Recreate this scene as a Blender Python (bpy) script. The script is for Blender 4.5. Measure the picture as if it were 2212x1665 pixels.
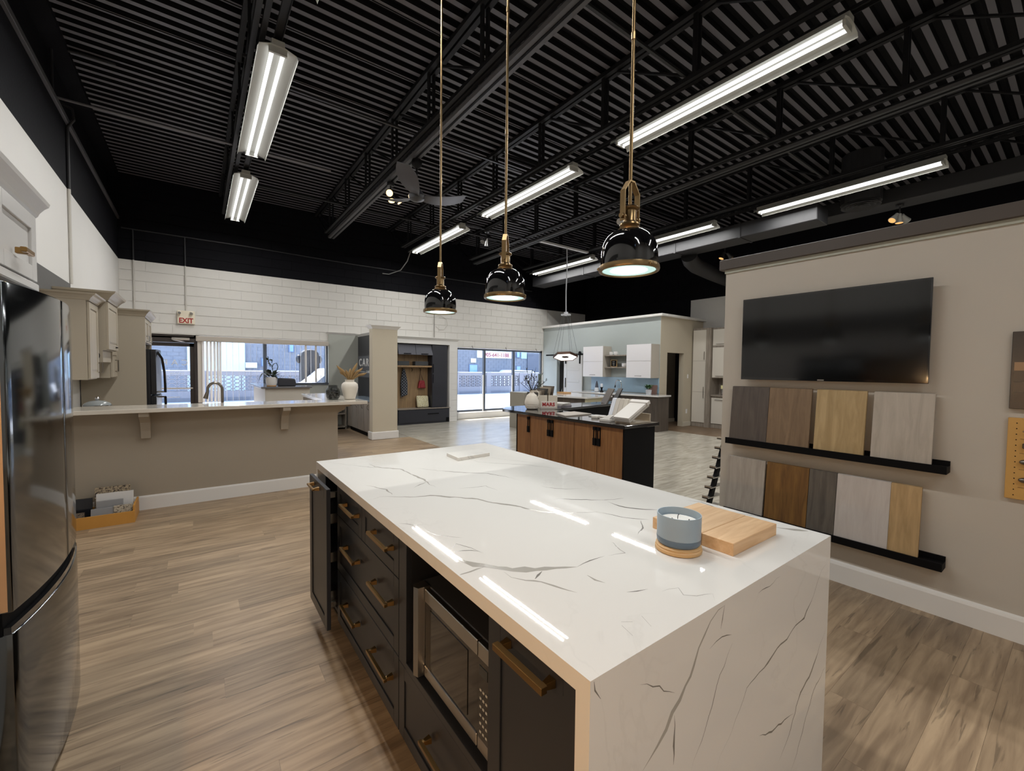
import bpy, bmesh, math, random
from mathutils import Matrix, Vector
random.seed(7)
R_ = math.radians
sc = bpy.context.scene
for o in list(bpy.data.objects): bpy.data.objects.remove(o)
C = sc.collection

# ---------------------------------------------------------------- camera
cam = bpy.data.cameras.new('camera'); co = bpy.data.objects.new('camera', cam); C.objects.link(co)
cam.sensor_width = 36.0; cam.lens = 36.0 * 924.1 / 2212.0; cam.clip_start = 0.02; cam.clip_end = 200
def cam_axes(yaw, pitch, roll):
    f = Vector((math.sin(yaw)*math.cos(pitch), math.cos(yaw)*math.cos(pitch), math.sin(pitch)))
    r = Vector((math.cos(yaw), -math.sin(yaw), 0)); u = r.cross(f)
    return math.cos(roll)*r + math.sin(roll)*u, -math.sin(roll)*r + math.cos(roll)*u, f
ax = cam_axes(R_(36.331), R_(-2.1527), R_(0.6457))
m = Matrix.Identity(4)
for i in range(3):
    m[i][0] = ax[0][i]; m[i][1] = ax[1][i]; m[i][2] = -ax[2][i]
m[0][3], m[1][3], m[2][3] = 0.0, 0.0, 1.5
co.matrix_world = m
sc.camera = co

# ---------------------------------------------------------------- world, sun, exposure
w = bpy.data.worlds.new('sky'); sc.world = w; w.use_nodes = True
wn = w.node_tree
bgn = wn.nodes['Background']
sky = wn.nodes.new('ShaderNodeTexSky'); sky.sky_type = 'NISHITA'; sky.sun_disc = False
sky.sun_elevation = R_(58); sky.sun_rotation = R_(10)
wn.links.new(sky.outputs[0], bgn.inputs[0]); bgn.inputs[1].default_value = 1.2
sun = bpy.data.lights.new('sun', 'SUN'); sun.energy = 14.0; sun.angle = R_(0.53); sun.color = (1.0, 0.96, 0.9)
so = bpy.data.objects.new('sun', sun); C.objects.link(so)
so.rotation_euler = Vector((0.10, -0.52, -0.85)).to_track_quat('-Z', 'Y').to_euler()
so.location = (0, 30, 40)
sc.view_settings.view_transform = 'Standard'; sc.view_settings.look = 'None'
sc.view_settings.gamma = 1.0; sc.view_settings.use_curve_mapping = False
sc.view_settings.exposure = 0.0
try:
    sc.cycles.use_denoising = True; sc.cycles.denoiser = 'OPENIMAGEDENOISE'
    sc.cycles.max_bounces = 7; sc.cycles.diffuse_bounces = 4; sc.cycles.glossy_bounces = 4; sc.cycles.transparent_max_bounces = 12
    sc.cycles.sample_clamp_indirect = 6.0; sc.cycles.use_light_tree = True
except Exception: pass
TUBE_W = 27.0     # watts of each tube's downward light
WARM = (1.0, 0.62, 0.30)

# ---------------------------------------------------------------- mesh helpers
class B:
    def __init__(s): s.v = []; s.f = []
    def add(s, vs, fs):
        n = len(s.v); s.v += [tuple(p) for p in vs]; s.f += [tuple(i+n for i in q) for q in fs]; return s
    def box(s, x0, x1, y0, y1, z0, z1):
        return s.add([(x0,y0,z0),(x1,y0,z0),(x1,y1,z0),(x0,y1,z0),(x0,y0,z1),(x1,y0,z1),(x1,y1,z1),(x0,y1,z1)],
                     [(0,3,2,1),(4,5,6,7),(0,1,5,4),(1,2,6,5),(2,3,7,6),(3,0,4,7)])
    def hexa(s, p): return s.add(p, [(0,3,2,1),(4,5,6,7),(0,1,5,4),(1,2,6,5),(2,3,7,6),(3,0,4,7)])
    def prism(s, poly, axis, a, b):
        n = len(poly)
        def mk(p, q): return (q, p[0], p[1]) if axis == 'x' else ((p[0], q, p[1]) if axis == 'y' else (p[0], p[1], q))
        vs = [mk(p, a) for p in poly] + [mk(p, b) for p in poly]
        return s.add(vs, [tuple(range(n))[::-1], tuple(range(n, 2*n))] + [(i, (i+1) % n, n+(i+1) % n, n+i) for i in range(n)])
    def sheet(s, poly, axis, a, b):      # open profile swept: thin ribbon
        n = len(poly)
        def mk(p, q): return (q, p[0], p[1]) if axis == 'x' else ((p[0], q, p[1]) if axis == 'y' else (p[0], p[1], q))
        vs = [mk(p, a) for p in poly] + [mk(p, b) for p in poly]
        return s.add(vs, [(i, i+1, n+i+1, n+i) for i in range(n-1)])
    def lathe(s, cx, cy, prof, n=24, close=True):
        vs = []; fs = []
        for r, z in prof:
            for k in range(n): a = 2*math.pi*k/n; vs.append((cx+r*math.cos(a), cy+r*math.sin(a), z))
        for j in range(len(prof)-1):
            for k in range(n): fs.append((j*n+k, j*n+(k+1) % n, (j+1)*n+(k+1) % n, (j+1)*n+k))
        if close:
            fs.append(tuple(range(n))[::-1]); fs.append(tuple((len(prof)-1)*n+k for k in range(n)))
        return s.add(vs, fs)
    def cyl(s, p0, p1, r0, r1=None, n=12):
        return s.tube([p0, p1], [r0, r0 if r1 is None else r1], n)
    def tube(s, path, r, n=8):
        P = [Vector(p) for p in path]; rs = r if isinstance(r, (list, tuple)) else [r]*len(P)
        vs = []; fs = []; up = None
        for i, p in enumerate(P):
            t = (P[min(i+1, len(P)-1)] - P[max(i-1, 0)]).normalized()
            if up is None: up = Vector((0,0,1)) if abs(t.z) < .9 else Vector((1,0,0))
            a = t.cross(up).normalized(); b = a.cross(t).normalized(); up = b
            for k in range(n):
                q = 2*math.pi*k/n + math.pi/n
                vs.append(p + rs[i]*(math.cos(q)*a + math.sin(q)*b))
        for j in range(len(P)-1):
            for k in range(n): fs.append((j*n+k, j*n+(k+1) % n, (j+1)*n+(k+1) % n, (j+1)*n+k))
        fs.append(tuple(range(n))[::-1]); fs.append(tuple((len(P)-1)*n+k for k in range(n)))
        return s.add(vs, fs)
    def ball(s, c, r, n=12, m_=8, sx=1, sy=1, sz=1):
        vs = [(c[0], c[1], c[2]-r*sz)]; fs = []
        for j in range(1, m_):
            t = -math.pi/2 + math.pi*j/m_
            for k in range(n):
                a = 2*math.pi*k/n; vs.append((c[0]+sx*r*math.cos(t)*math.cos(a), c[1]+sy*r*math.cos(t)*math.sin(a), c[2]+sz*r*math.sin(t)))
        vs.append((c[0], c[1], c[2]+r*sz)); L = len(vs)-1
        for k in range(n):
            fs.append((0, 1+(k+1) % n, 1+k)); fs.append((L, 1+(m_-2)*n+k, 1+(m_-2)*n+(k+1) % n))
            for j in range(m_-2): fs.append((1+j*n+k, 1+j*n+(k+1) % n, 1+(j+1)*n+(k+1) % n, 1+(j+1)*n+k))
        return s.add(vs, fs)
    def rot(s, piv, axis, ang):
        M_ = Matrix.Rotation(ang, 3, axis); pv = Vector(piv)
        s.v = [tuple(M_ @ (Vector(p)-pv) + pv) for p in s.v]; return s
    def mesh(s, name, bevel=0, seg=1, smooth=False, keep=False):
        me = bpy.data.meshes.new(name); me.from_pydata(s.v, [], s.f)
        bm = bmesh.new(); bm.from_mesh(me)
        if not keep: bmesh.ops.recalc_face_normals(bm, faces=bm.faces)
        if bevel:
            es = [e for e in bm.edges if len(e.link_faces) == 2 and e.calc_face_angle(0) > R_(28)]
            bmesh.ops.bevel(bm, geom=es, offset=bevel, segments=seg, affect='EDGES', profile=.5, clamp_overlap=True)
        bm.to_mesh(me); bm.free()
        if smooth:
            for p in me.polygons: p.use_smooth = True
            me.set_sharp_from_angle(angle=R_(40))
        return me
    def build(s, name, mat, parent=None, bevel=0, seg=1, smooth=False, local=False, keep=False):
        if parent is not None and not local:
            L = wloc(parent); s.v = [(p[0]-L[0], p[1]-L[1], p[2]-L[2]) for p in s.v]; loc = (0,0,0)
        elif parent is None and not local:
            xs = [p[0] for p in s.v]; ys = [p[1] for p in s.v]; zs = [p[2] for p in s.v]
            loc = ((min(xs)+max(xs))/2, (min(ys)+max(ys))/2, min(zs))
            s.v = [(p[0]-loc[0], p[1]-loc[1], p[2]-loc[2]) for p in s.v]
        else: loc = (0,0,0)
        me = s.mesh(name, bevel, seg, smooth, keep); me.materials.append(mat)
        o = bpy.data.objects.new(name, me); C.objects.link(o); o.location = loc
        if parent is not None: o.parent = parent
        return o
def wloc(o):
    v = Vector((0,0,0))
    while o is not None: v += Vector(o.location); o = o.parent
    return v
def tag(o, label, cat, group=None):
    o['label'] = label; o['category'] = cat
    if group: o['group'] = group
    return o
def thing(name, label, cat, loc=(0,0,0), rotz=0, group=None):
    o = bpy.data.objects.new(name, None); C.objects.link(o); o.location = loc; o.rotation_euler = (0,0,rotz)
    o.empty_display_size = .1
    return tag(o, label, cat, group)
def struct(o): o['kind'] = 'structure'; return o
def stuff(o): o['kind'] = 'stuff'; return o
def dup(root, loc, rotz=None, label=None, group=None):
    r = root.copy(); C.objects.link(r); r.location = loc
    if rotz is not None: r.rotation_euler = (0,0,rotz)
    if label: r['label'] = label
    if group: r['group'] = group
    for ch in list(root.children):
        c = ch.copy(); C.objects.link(c); c.parent = r
        for g in list(ch.children):
            d = g.copy(); C.objects.link(d); d.parent = c
    return r
def inst(me, name, mat, parent, loc, scale=(1,1,1), rot=(0,0,0)):
    if not me.materials: me.materials.append(mat)
    o = bpy.data.objects.new(name, me); C.objects.link(o); o.parent = parent; o.location = loc; o.scale = scale; o.rotation_euler = rot
    return o
def text(name, body, size, mat, parent, loc, rot, extrude=.002, align='CENTER', sx=1.0, bold=0.0, space=1.0):
    cu = bpy.data.curves.new(name, 'FONT'); cu.body = body; cu.size = size; cu.extrude = extrude; cu.align_x = align; cu.align_y = 'CENTER'
    cu.offset = bold; cu.space_character = space; cu.resolution_u = 3
    t = bpy.data.objects.new(name, cu); C.objects.link(t)
    dg = bpy.context.evaluated_depsgraph_get(); me = bpy.data.meshes.new_from_object(t.evaluated_get(dg))
    bpy.data.objects.remove(t); me.materials.clear(); me.materials.append(mat)
    o = bpy.data.objects.new(name, me); C.objects.link(o)
    if parent is not None:
        o.parent = parent; L = wloc(parent); loc = (loc[0]-L[0], loc[1]-L[1], loc[2]-L[2])
    o.location = loc; o.rotation_euler = rot; o.scale = (sx, 1, 1)
    return o

# ---------------------------------------------------------------- materials
def hx(h):
    h = h.lstrip('#'); c = [int(h[i:i+2], 16)/255 for i in (0,2,4)]
    return tuple((x/12.92 if x <= .04045 else ((x+.055)/1.055)**2.4) for x in c) + (1,)
MATS = {}
def nmat(name):
    m_ = bpy.data.materials.new(name); m_.use_nodes = True; t = m_.node_tree; return m_, t, t.nodes['Principled BSDF']
def nd(t, kind, **kw):
    n = t.nodes.new(kind)
    for k, v in kw.items(): setattr(n, k, v)
    return n
def P(name, col, rough=.5, metal=0, coat=0, bump=0, bscale=60, var=0, vscale=3, spec=None, emit=None, es=0, alpha=None, trans=0, ior=None):
    m_, t, b = nmat(name)
    c = hx(col) if isinstance(col, str) else tuple(col)+(1,)
    b.inputs['Base Color'].default_value = c; b.inputs['Roughness'].default_value = rough; b.inputs['Metallic'].default_value = metal
    if coat: b.inputs['Coat Weight'].default_value = coat; b.inputs['Coat Roughness'].default_value = .05
    if spec is not None: b.inputs['Specular IOR Level'].default_value = spec
    if trans: b.inputs['Transmission Weight'].default_value = trans
    if ior: b.inputs['IOR'].default_value = ior
    if alpha is not None: b.inputs['Alpha'].default_value = alpha
    if emit is not None:
        b.inputs['Emission Color'].default_value = hx(emit) if isinstance(emit, str) else tuple(emit)+(1,); b.inputs['Emission Strength'].default_value = es
    tc = nd(t, 'ShaderNodeTexCoord')
    if var:
        n = nd(t, 'ShaderNodeTexNoise'); n.inputs['Scale'].default_value = vscale; n.inputs['Detail'].default_value = 4
        t.links.new(tc.outputs['Object'], n.inputs['Vector'])
        r = nd(t, 'ShaderNodeMapRange'); r.inputs['To Min'].default_value = 1-var; r.inputs['To Max'].default_value = 1+var
        t.links.new(n.outputs[0], r.inputs['Value'])
        h = nd(t, 'ShaderNodeHueSaturation'); h.inputs['Color'].default_value = c
        t.links.new(r.outputs[0], h.inputs['Value']); t.links.new(h.outputs[0], b.inputs['Base Color'])
    if bump:
        n2 = nd(t, 'ShaderNodeTexNoise'); n2.inputs['Scale'].default_value = bscale; n2.inputs['Detail'].default_value = 5
        t.links.new(tc.outputs['Object'], n2.inputs['Vector'])
        bp = nd(t, 'ShaderNodeBump'); bp.inputs['Strength'].default_value = bump; bp.inputs['Distance'].default_value = .01
        t.links.new(n2.outputs[0], bp.inputs['Height']); t.links.new(bp.outputs[0], b.inputs['Normal'])
    MATS[name] = m_; return m_
def wood(name, dark, light, rough=.5, grain='x', across=16, along=1.2, tint=.12, streak=.0, knots=0, bump=.05, coat=0):
    m_, t, b = nmat(name); b.inputs['Roughness'].default_value = rough
    if coat: b.inputs['Coat Weight'].default_value = coat; b.inputs['Coat Roughness'].default_value = .12
    tc = nd(t, 'ShaderNodeTexCoord'); oi = nd(t, 'ShaderNodeObjectInfo')
    mul = nd(t, 'ShaderNodeMath', operation='MULTIPLY'); mul.inputs[1].default_value = 91.7; t.links.new(oi.outputs['Random'], mul.inputs[0])
    ad = nd(t, 'ShaderNodeVectorMath', operation='ADD'); t.links.new(tc.outputs['Object'], ad.inputs[0]); t.links.new(mul.outputs[0], ad.inputs[1])
    mp = nd(t, 'ShaderNodeMapping'); s = {'x': (along, across, across), 'y': (across, along, across), 'z': (across, across, along)}[grain]
    mp.inputs['Scale'].default_value = s; t.links.new(ad.outputs[0], mp.inputs['Vector'])
    n1 = nd(t, 'ShaderNodeTexNoise'); n1.inputs['Scale'].default_value = 1.6; n1.inputs['Detail'].default_value = 9; n1.inputs['Roughness'].default_value = .62; n1.inputs['Distortion'].default_value = .9
    t.links.new(mp.outputs[0], n1.inputs['Vector'])
    cr = nd(t, 'ShaderNodeValToRGB'); cr.color_ramp.elements[0].position = .30; cr.color_ramp.elements[1].position = .68
    cr.color_ramp.elements[0].color = hx(dark); cr.color_ramp.elements[1].color = hx(light); t.links.new(n1.outputs[0], cr.inputs[0])
    out = cr.outputs[0]
    if streak:
        mp2 = nd(t, 'ShaderNodeMapping'); mp2.inputs['Scale'].default_value = tuple(q*(.55 if q == along else 1.5) for q in s); t.links.new(ad.outputs[0], mp2.inputs['Vector'])
        n2 = nd(t, 'ShaderNodeTexNoise'); n2.inputs['Scale'].default_value = 1.0; n2.inputs['Detail'].default_value = 6; n2.inputs['Distortion'].default_value = 1.6; t.links.new(mp2.outputs[0], n2.inputs['Vector'])
        c2 = nd(t, 'ShaderNodeValToRGB'); c2.color_ramp.elements[0].position = .60; c2.color_ramp.elements[1].position = .74
        c2.color_ramp.elements[0].color = (1,1,1,1); c2.color_ramp.elements[1].color = (1-streak,)*3+(1,); t.links.new(n2.outputs[0], c2.inputs[0])
        mx = nd(t, 'ShaderNodeMix', data_type='RGBA', blend_type='MULTIPLY'); mx.inputs[0].default_value = 1
        t.links.new(out, mx.inputs[6]); t.links.new(c2.outputs[0], mx.inputs[7]); out = mx.outputs[2]
    r = nd(t, 'ShaderNodeMapRange'); r.inputs['To Min'].default_value = 1-tint; r.inputs['To Max'].default_value = 1+tint; t.links.new(oi.outputs['Random'], r.inputs['Value'])
    h = nd(t, 'ShaderNodeHueSaturation'); t.links.new(r.outputs[0], h.inputs['Value']); t.links.new(out, h.inputs['Color']); t.links.new(h.outputs[0], b.inputs['Base Color'])
    if bump:
        bp = nd(t, 'ShaderNodeBump'); bp.inputs['Strength'].default_value = bump; bp.inputs['Distance'].default_value = .004
        t.links.new(n1.outputs[0], bp.inputs['Height']); t.links.new(bp.outputs[0], b.inputs['Normal'])
    MATS[name] = m_; return m_
def plankmat(name, dark, light, rough=.42, tint=.18, crack=.5, patch=.12, across=15):
    m_, t, b = nmat(name); b.inputs['Roughness'].default_value = rough
    tc = nd(t, 'ShaderNodeTexCoord'); oi = nd(t, 'ShaderNodeObjectInfo'); ge = nd(t, 'ShaderNodeNewGeometry')
    mul = nd(t, 'ShaderNodeMath', operation='MULTIPLY'); mul.inputs[1].default_value = 91.7; t.links.new(oi.outputs['Random'], mul.inputs[0])
    ad = nd(t, 'ShaderNodeVectorMath', operation='ADD'); t.links.new(ge.outputs['Position'], ad.inputs[0]); t.links.new(mul.outputs[0], ad.inputs[1])
    def noise(sx, sy, sc_, det, dist):
        mp = nd(t, 'ShaderNodeMapping'); mp.inputs['Scale'].default_value = (sx, sy, 1); t.links.new(ad.outputs[0], mp.inputs['Vector'])
        n = nd(t, 'ShaderNodeTexNoise'); n.inputs['Scale'].default_value = sc_; n.inputs['Detail'].default_value = det; n.inputs['Distortion'].default_value = dist
        t.links.new(mp.outputs[0], n.inputs['Vector']); return n.outputs[0]
    g = noise(1.4, across, 1.9, 10, .5)
    cr = nd(t, 'ShaderNodeValToRGB'); cr.color_ramp.elements[0].position = .33; cr.color_ramp.elements[1].position = .66
    cr.color_ramp.elements[0].color = hx(dark); cr.color_ramp.elements[1].color = hx(light); t.links.new(g, cr.inputs[0])
    k = noise(2.3, 36, 1.0, 6, 1.2)
    c2 = nd(t, 'ShaderNodeValToRGB'); c2.color_ramp.elements[0].position = .61; c2.color_ramp.elements[1].position = .67
    c2.color_ramp.elements[0].color = (1, 1, 1, 1); c2.color_ramp.elements[1].color = (1-crack, 1-crack, 1-crack, 1); t.links.new(k, c2.inputs[0])
    mx = nd(t, 'ShaderNodeMix', data_type='RGBA', blend_type='MULTIPLY'); mx.inputs[0].default_value = 1; t.links.new(cr.outputs[0], mx.inputs[6]); t.links.new(c2.outputs[0], mx.inputs[7])
    pt = noise(.9, 3.0, 1.3, 3, .3)
    r1 = nd(t, 'ShaderNodeMapRange'); r1.inputs['From Min'].default_value = .3; r1.inputs['From Max'].default_value = .7; r1.inputs['To Min'].default_value = 1-patch; r1.inputs['To Max'].default_value = 1+patch; t.links.new(pt, r1.inputs['Value'])
    r2 = nd(t, 'ShaderNodeMapRange'); r2.inputs['To Min'].default_value = 1-tint; r2.inputs['To Max'].default_value = 1+tint; t.links.new(oi.outputs['Random'], r2.inputs['Value'])
    vv = nd(t, 'ShaderNodeMath', operation='MULTIPLY'); t.links.new(r1.outputs[0], vv.inputs[0]); t.links.new(r2.outputs[0], vv.inputs[1])
    h = nd(t, 'ShaderNodeHueSaturation'); t.links.new(vv.outputs[0], h.inputs['Value']); t.links.new(mx.outputs[2], h.inputs['Color']); t.links.new(h.outputs[0], b.inputs['Base Color'])
    bp = nd(t, 'ShaderNodeBump'); bp.inputs['Strength'].default_value = .05; bp.inputs['Distance'].default_value = .003; t.links.new(g, bp.inputs['Height']); t.links.new(bp.outputs[0], b.inputs['Normal'])
    MATS[name] = m_; return m_
def emis(name, col, s):
    m_, t, b = nmat(name); e = nd(t, 'ShaderNodeEmission'); e.inputs[0].default_value = hx(col) if isinstance(col, str) else tuple(col)+(1,)
    e.inputs[1].default_value = s; t.links.new(e.outputs[0], t.nodes['Material Output'].inputs[0]); return m_
def quartz(name, base, vein, amt=.5, rough=.1):
    m_, t, b = nmat(name); b.inputs['Roughness'].default_value = rough; b.inputs['Coat Weight'].default_value = 0
    tc = nd(t, 'ShaderNodeTexCoord')
    n = nd(t, 'ShaderNodeTexNoise'); n.inputs['Scale'].default_value = 2.2; n.inputs['Detail'].default_value = 8; n.inputs['Distortion'].default_value = 1.2; t.links.new(tc.outputs['Object'], n.inputs['Vector'])
    c = nd(t, 'ShaderNodeValToRGB'); e = c.color_ramp.elements
    e[0].position = .488; e[1].position = .512; e[0].color = hx(base); e[1].color = hx(base)
    k = c.color_ramp.elements.new(.5); vb = hx(vein); bb = hx(base); k.color = tuple(bb[i]*(1-amt)+vb[i]*amt for i in range(3))+(1,)
    t.links.new(n.outputs[0], c.inputs[0])
    n2 = nd(t, 'ShaderNodeTexNoise'); n2.inputs['Scale'].default_value = 1.3; t.links.new(tc.outputs['Object'], n2.inputs['Vector'])
    r = nd(t, 'ShaderNodeMapRange'); r.inputs['From Min'].default_value = .45; r.inputs['From Max'].default_value = .7; t.links.new(n2.outputs[0], r.inputs['Value'])
    mx = nd(t, 'ShaderNodeMix', data_type='RGBA'); mx.inputs[6].default_value = hx(base); t.links.new(r.outputs[0], mx.inputs[0]); t.links.new(c.outputs[0], mx.inputs[7])
    t.links.new(mx.outputs[2], b.inputs['Base Color']); MATS[name] = m_; return m_
def speckle(name, cols, scale=40, rough=.4):
    m_, t, b = nmat(name); b.inputs['Roughness'].default_value = rough; tc = nd(t, 'ShaderNodeTexCoord')
    n = nd(t, 'ShaderNodeTexNoise'); n.inputs['Scale'].default_value = scale; n.inputs['Detail'].default_value = 6; t.links.new(tc.outputs['Object'], n.inputs['Vector'])
    c = nd(t, 'ShaderNodeValToRGB'); c.color_ramp.interpolation = 'CONSTANT' if len(cols) > 2 else 'LINEAR'
    e = c.color_ramp.elements; e[0].color = hx(cols[0]); e[0].position = 0; e[1].color = hx(cols[-1]); e[1].position = .62
    for i, q in enumerate(cols[1:-1]): k = e.new(.42+.1*i); k.color = hx(q)
    t.links.new(n.outputs[0], c.inputs[0]); t.links.new(c.outputs[0], b.inputs['Base Color']); MATS[name] = m_; return m_
def glassm(name, tint=(1,1,1), refl=.08):
    m_, t, b = nmat(name); tr = nd(t, 'ShaderNodeBsdfTransparent'); tr.inputs[0].default_value = tuple(tint)+(1,)
    gl = nd(t, 'ShaderNodeBsdfGlossy'); gl.inputs['Roughness'].default_value = .02
    lw = nd(t, 'ShaderNodeLayerWeight'); lw.inputs[0].default_value = .5
    pw = nd(t, 'ShaderNodeMath', operation='POWER'); pw.inputs[1].default_value = 5; t.links.new(lw.outputs['Facing'], pw.inputs[0])
    ml = nd(t, 'ShaderNodeMath', operation='MULTIPLY_ADD'); ml.inputs[1].default_value = .8; ml.inputs[2].default_value = .045; t.links.new(pw.outputs[0], ml.inputs[0])
    mx = nd(t, 'ShaderNodeMixShader'); t.links.new(ml.outputs[0], mx.inputs[0]); t.links.new(tr.outputs[0], mx.inputs[1]); t.links.new(gl.outputs[0], mx.inputs[2])
    t.links.new(mx.outputs[0], t.nodes['Material Output'].inputs[0]); MATS[name] = m_; return m_

white_wall = P('white_block_paint', '#d6d3cd', .6, bump=.12, bscale=45, var=.03)
wall_smooth = P('white_smooth_paint', '#d8d6d2', .65, bump=.03, bscale=80, var=.02)
greige_wall = P('greige_wall_paint', '#bdb6ab', .7, bump=.03, bscale=90, var=.02)
taupe_wall = P('taupe_wall_paint', '#a09585', .7, bump=.03, bscale=90, var=.02)
blue_wall = P('pale_blue_paint', '#a3aaa8', .65, var=.02)
beige_wall = P('beige_paint', '#c2b8a4', .7, var=.02)
grey_wall = P('sage_grey_paint', '#a9aba3', .7, var=.02)
black_paint = P('black_ceiling_paint', '#222224', .55, bump=.15, bscale=30, var=.1)
black_wallp = P('black_block_paint', '#131317', .7, bump=.2, bscale=40, var=.1, spec=.08)
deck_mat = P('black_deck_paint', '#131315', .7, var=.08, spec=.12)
deck_fl = P('lightened_deck_flange', '#626065', .55, var=.06)  # groove shade put into the colour: flanges lighter than the deck_mat valleys
steel_blk = P('black_steel_paint', '#1b1b1d', .55, var=.1, spec=.25)
trim_white = P('white_trim', '#dedcd8', .4)
trim_dark = P('dark_brown_trim', '#4a423c', .5, var=.05)
floor_wood = plankmat('taupe_vinyl_plank', '#7f6b55', '#a48e73', .42, .20, .40, .07)
pale_wood = plankmat('pale_vinyl_plank', '#9d9688', '#c6c0b2', .22, .05, .2, .07)
brown_floor = wood('brown_vinyl_plank', '#5d4a38', '#86705a', .45, 'x', 12, .8, .1, .2)
quartz_w = quartz('calacatta_quartz', '#dcdad6', '#a09d98', .18, .018)
vein_m = P('quartz_vein', '#a5a29b', .1, var=.12, vscale=18)
vein_d = P('quartz_vein_fine', '#7b7873', .1, var=.15, vscale=25)
navy = P('charcoal_navy_lacquer', '#23252a', .38, var=.03)
navy_in = P('charcoal_interior', '#1a1b1e', .5)
brass = P('brushed_brass', '#9b7a4c', .32, 1, bump=.03, bscale=200)
brass_l = P('aged_brass_lamp', '#8b7452', .3, 1)
steel = P('brushed_steel', '#b5b1ab', .3, 1, bump=.02, bscale=150)
chrome = P('polished_chrome', '#d6d8da', .08, 1)
nickel = P('brushed_nickel', '#8a837b', .28, 1)
dark_steel = P('black_stainless', '#66696b', .1, 1, var=.03)
fridge_side = P('side_reflection_tan', '#b08f6e', .35, .2)  # stainless side: warm reflected light put into the base colour
black_gl = P('black_gloss', '#0c0c0e', .08, coat=.5)
black_mt = P('black_matte', '#0b0b0d', .6, spec=.12)
black_gran = P('black_granite', '#121317', .06, coat=.6, var=.1, vscale=80)
screen_m = P('tv_screen', '#060607', .11, spec=.6)
glass = glassm('clear_glass')
smoke = glassm('smoked_glass', (.62, .63, .63))
white_lac = P('white_cabinet_lacquer', '#c9c8c6', .3)
greige_lac = P('greige_cabinet_lacquer', '#a79d8c', .4)
grey_wood = wood('grey_oak_laminate', '#776e64', '#a0968a', .45, 'z', 18, 1.2, .03)
teak = wood('teak_veneer', '#6c4526', '#93683e', .42, 'z', 22, .9, .06, .1)
oak_lt = wood('light_oak', '#7d6448', '#a0845f', .5, 'z', 14, 1, .05)
beech = wood('beech_block', '#c39a6e', '#dcb98f', .45, 'x', 22, 2.2, .08)
bar_top = P('pale_solid_surface', '#cfc8bc', .14, coat=.3, var=.02)
gloss_white = P('white_gloss_cabinet', '#e6e4e6', .15, coat=.5)
black_door = P('dark_charcoal_panel', '#2d2e35', .35, var=.04)
alu_dark = P('dark_bronze_aluminium', '#3a332f', .4, .3)
alu_grey = P('grey_mullion', '#5d646e', .4, .4)

# ================================================================ STRUCTURE
YF = 11.2
# ---- floors
fl = struct(B().box(-1.2, 3.73, -4, 8.84, -.06, -.004).box(-1.2, 3.45, 8.84, 11.2, -.06, -.0045).build('floor', floor_wood))
FL = wloc(fl)
PW = .158
pme = B().box(0, 1, 0, 1, 0, .0038).mesh('plank')
pl_n = 0
def planks(parent, mat, me, x0, x1, y0, y1, pw, plen, skip=None, zt=.0):
    n = 0; y = y0; L = wloc(parent)
    while y < y1-.02:
        x = x0 - random.uniform(0, plen)
        hy = min(pw, y1-y)
        while x < x1:
            a = max(x, x0); b = min(x+plen, x1)
            if b-a > .05 and not (skip and skip(a, b, y+hy/2)):
                inst(me, 'plank', mat, parent, (a+.0003-L[0], y+.0003-L[1], zt-.0038-L[2]), (b-a-.0006, hy-.0006, 1)); n += 1
            x += plen
        y += pw
    return n
N1 = planks(fl, floor_wood, pme, -1.2, 3.73, -.42, 8.84, PW, 1.22, lambda a, b, y: (b < 1.42 and y > 5.95) or (b < -.5 and y < 3.0) or (a > .7 and b < 1.8 and .6 < y < 2.7) or (b < -.85 and y < 5.9))
fl2 = struct(B().box(3.73, 9.6, -4, 11.2, -.06, -.004).box(3.45, 3.73, 8.84, 11.2, -.06, -.004).build('floor', pale_wood))
pme2 = B().box(0, 1, 0, 1, 0, .0038).mesh('plank')
N2 = planks(fl2, pale_wood, pme2, 3.73, 9.6, 2.2, 11.2, .2, 1.22, lambda a, b, y: (a > 6.6 and 6.6 < y < 8.6) or (a > 8.0 and y > 6.4))
struct(B().box(9.6, 11.55, -4, 11.2, -.06, 0).build('floor', brown_floor))
struct(B().box(-1.2, 3.72, -4.1, -4, 0, 5.3).box(3.72, 11.55, -4.1, -4, 0, 5.3).build('wall_back', wall_smooth))

# ---- front wall (concrete block, white below, black above)
wf = struct(B().box(-1.4, -.9, YF, YF+.2, 0, 2.14).box(-1.4, 11.7, YF, YF+.2, 2.14, 3.55).box(1.25, 2.6, YF, YF+.2, 0, 1.12)
     .box(2.6, 6.2, YF, YF+.2, 0, 2.14).box(6.2, 9.53, YF, YF+.2, 0, .2).box(9.53, 11.7, YF, YF+.2, 0, 2.14).build('wall_front', white_wall))
wfu = struct(B().box(-1.4, 11.7, YF, YF+.2, 3.55, 5.35).build('wall_front', black_wallp))
def blocks(parent, mat, x0, x1, z0, z1, ypos, bl=.4, bh=.2, t=.010, cap=300, gap=.012):
    me = B().box(-.5, .5, -t, 0, -.5, .5).mesh('block'); L = wloc(parent); rest = B(); n = 0; r = 0; z = z0
    while z < z1-.03:
        h = min(bh, z1-z); x = x0 - (bl/2 if r % 2 else 0)
        while x < x1-.02:
            a = max(x, x0); b = min(x+bl, x1)
            if b-a > .06:
                if n < cap:
                    inst(me, 'block', mat, parent, ((a+b)/2-L[0], ypos-L[1], z+h/2-L[2]), (b-a-.003, 1, h-gap)); n += 1
                else: rest.box(a+.0015, b-.0015, ypos-t, ypos, z+gap/2, z+h-gap/2)
            x += bl
        z += bh; r += 1
    if rest.v: stuff(rest.build('block_courses', mat, parent))
blocks(wf, white_wall, -1.2, 9.53, 2.15, 3.55, YF)
blocks(wfu, black_wallp, -1.2, 11.5, 3.55, 5.2, YF, cap=200)

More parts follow.
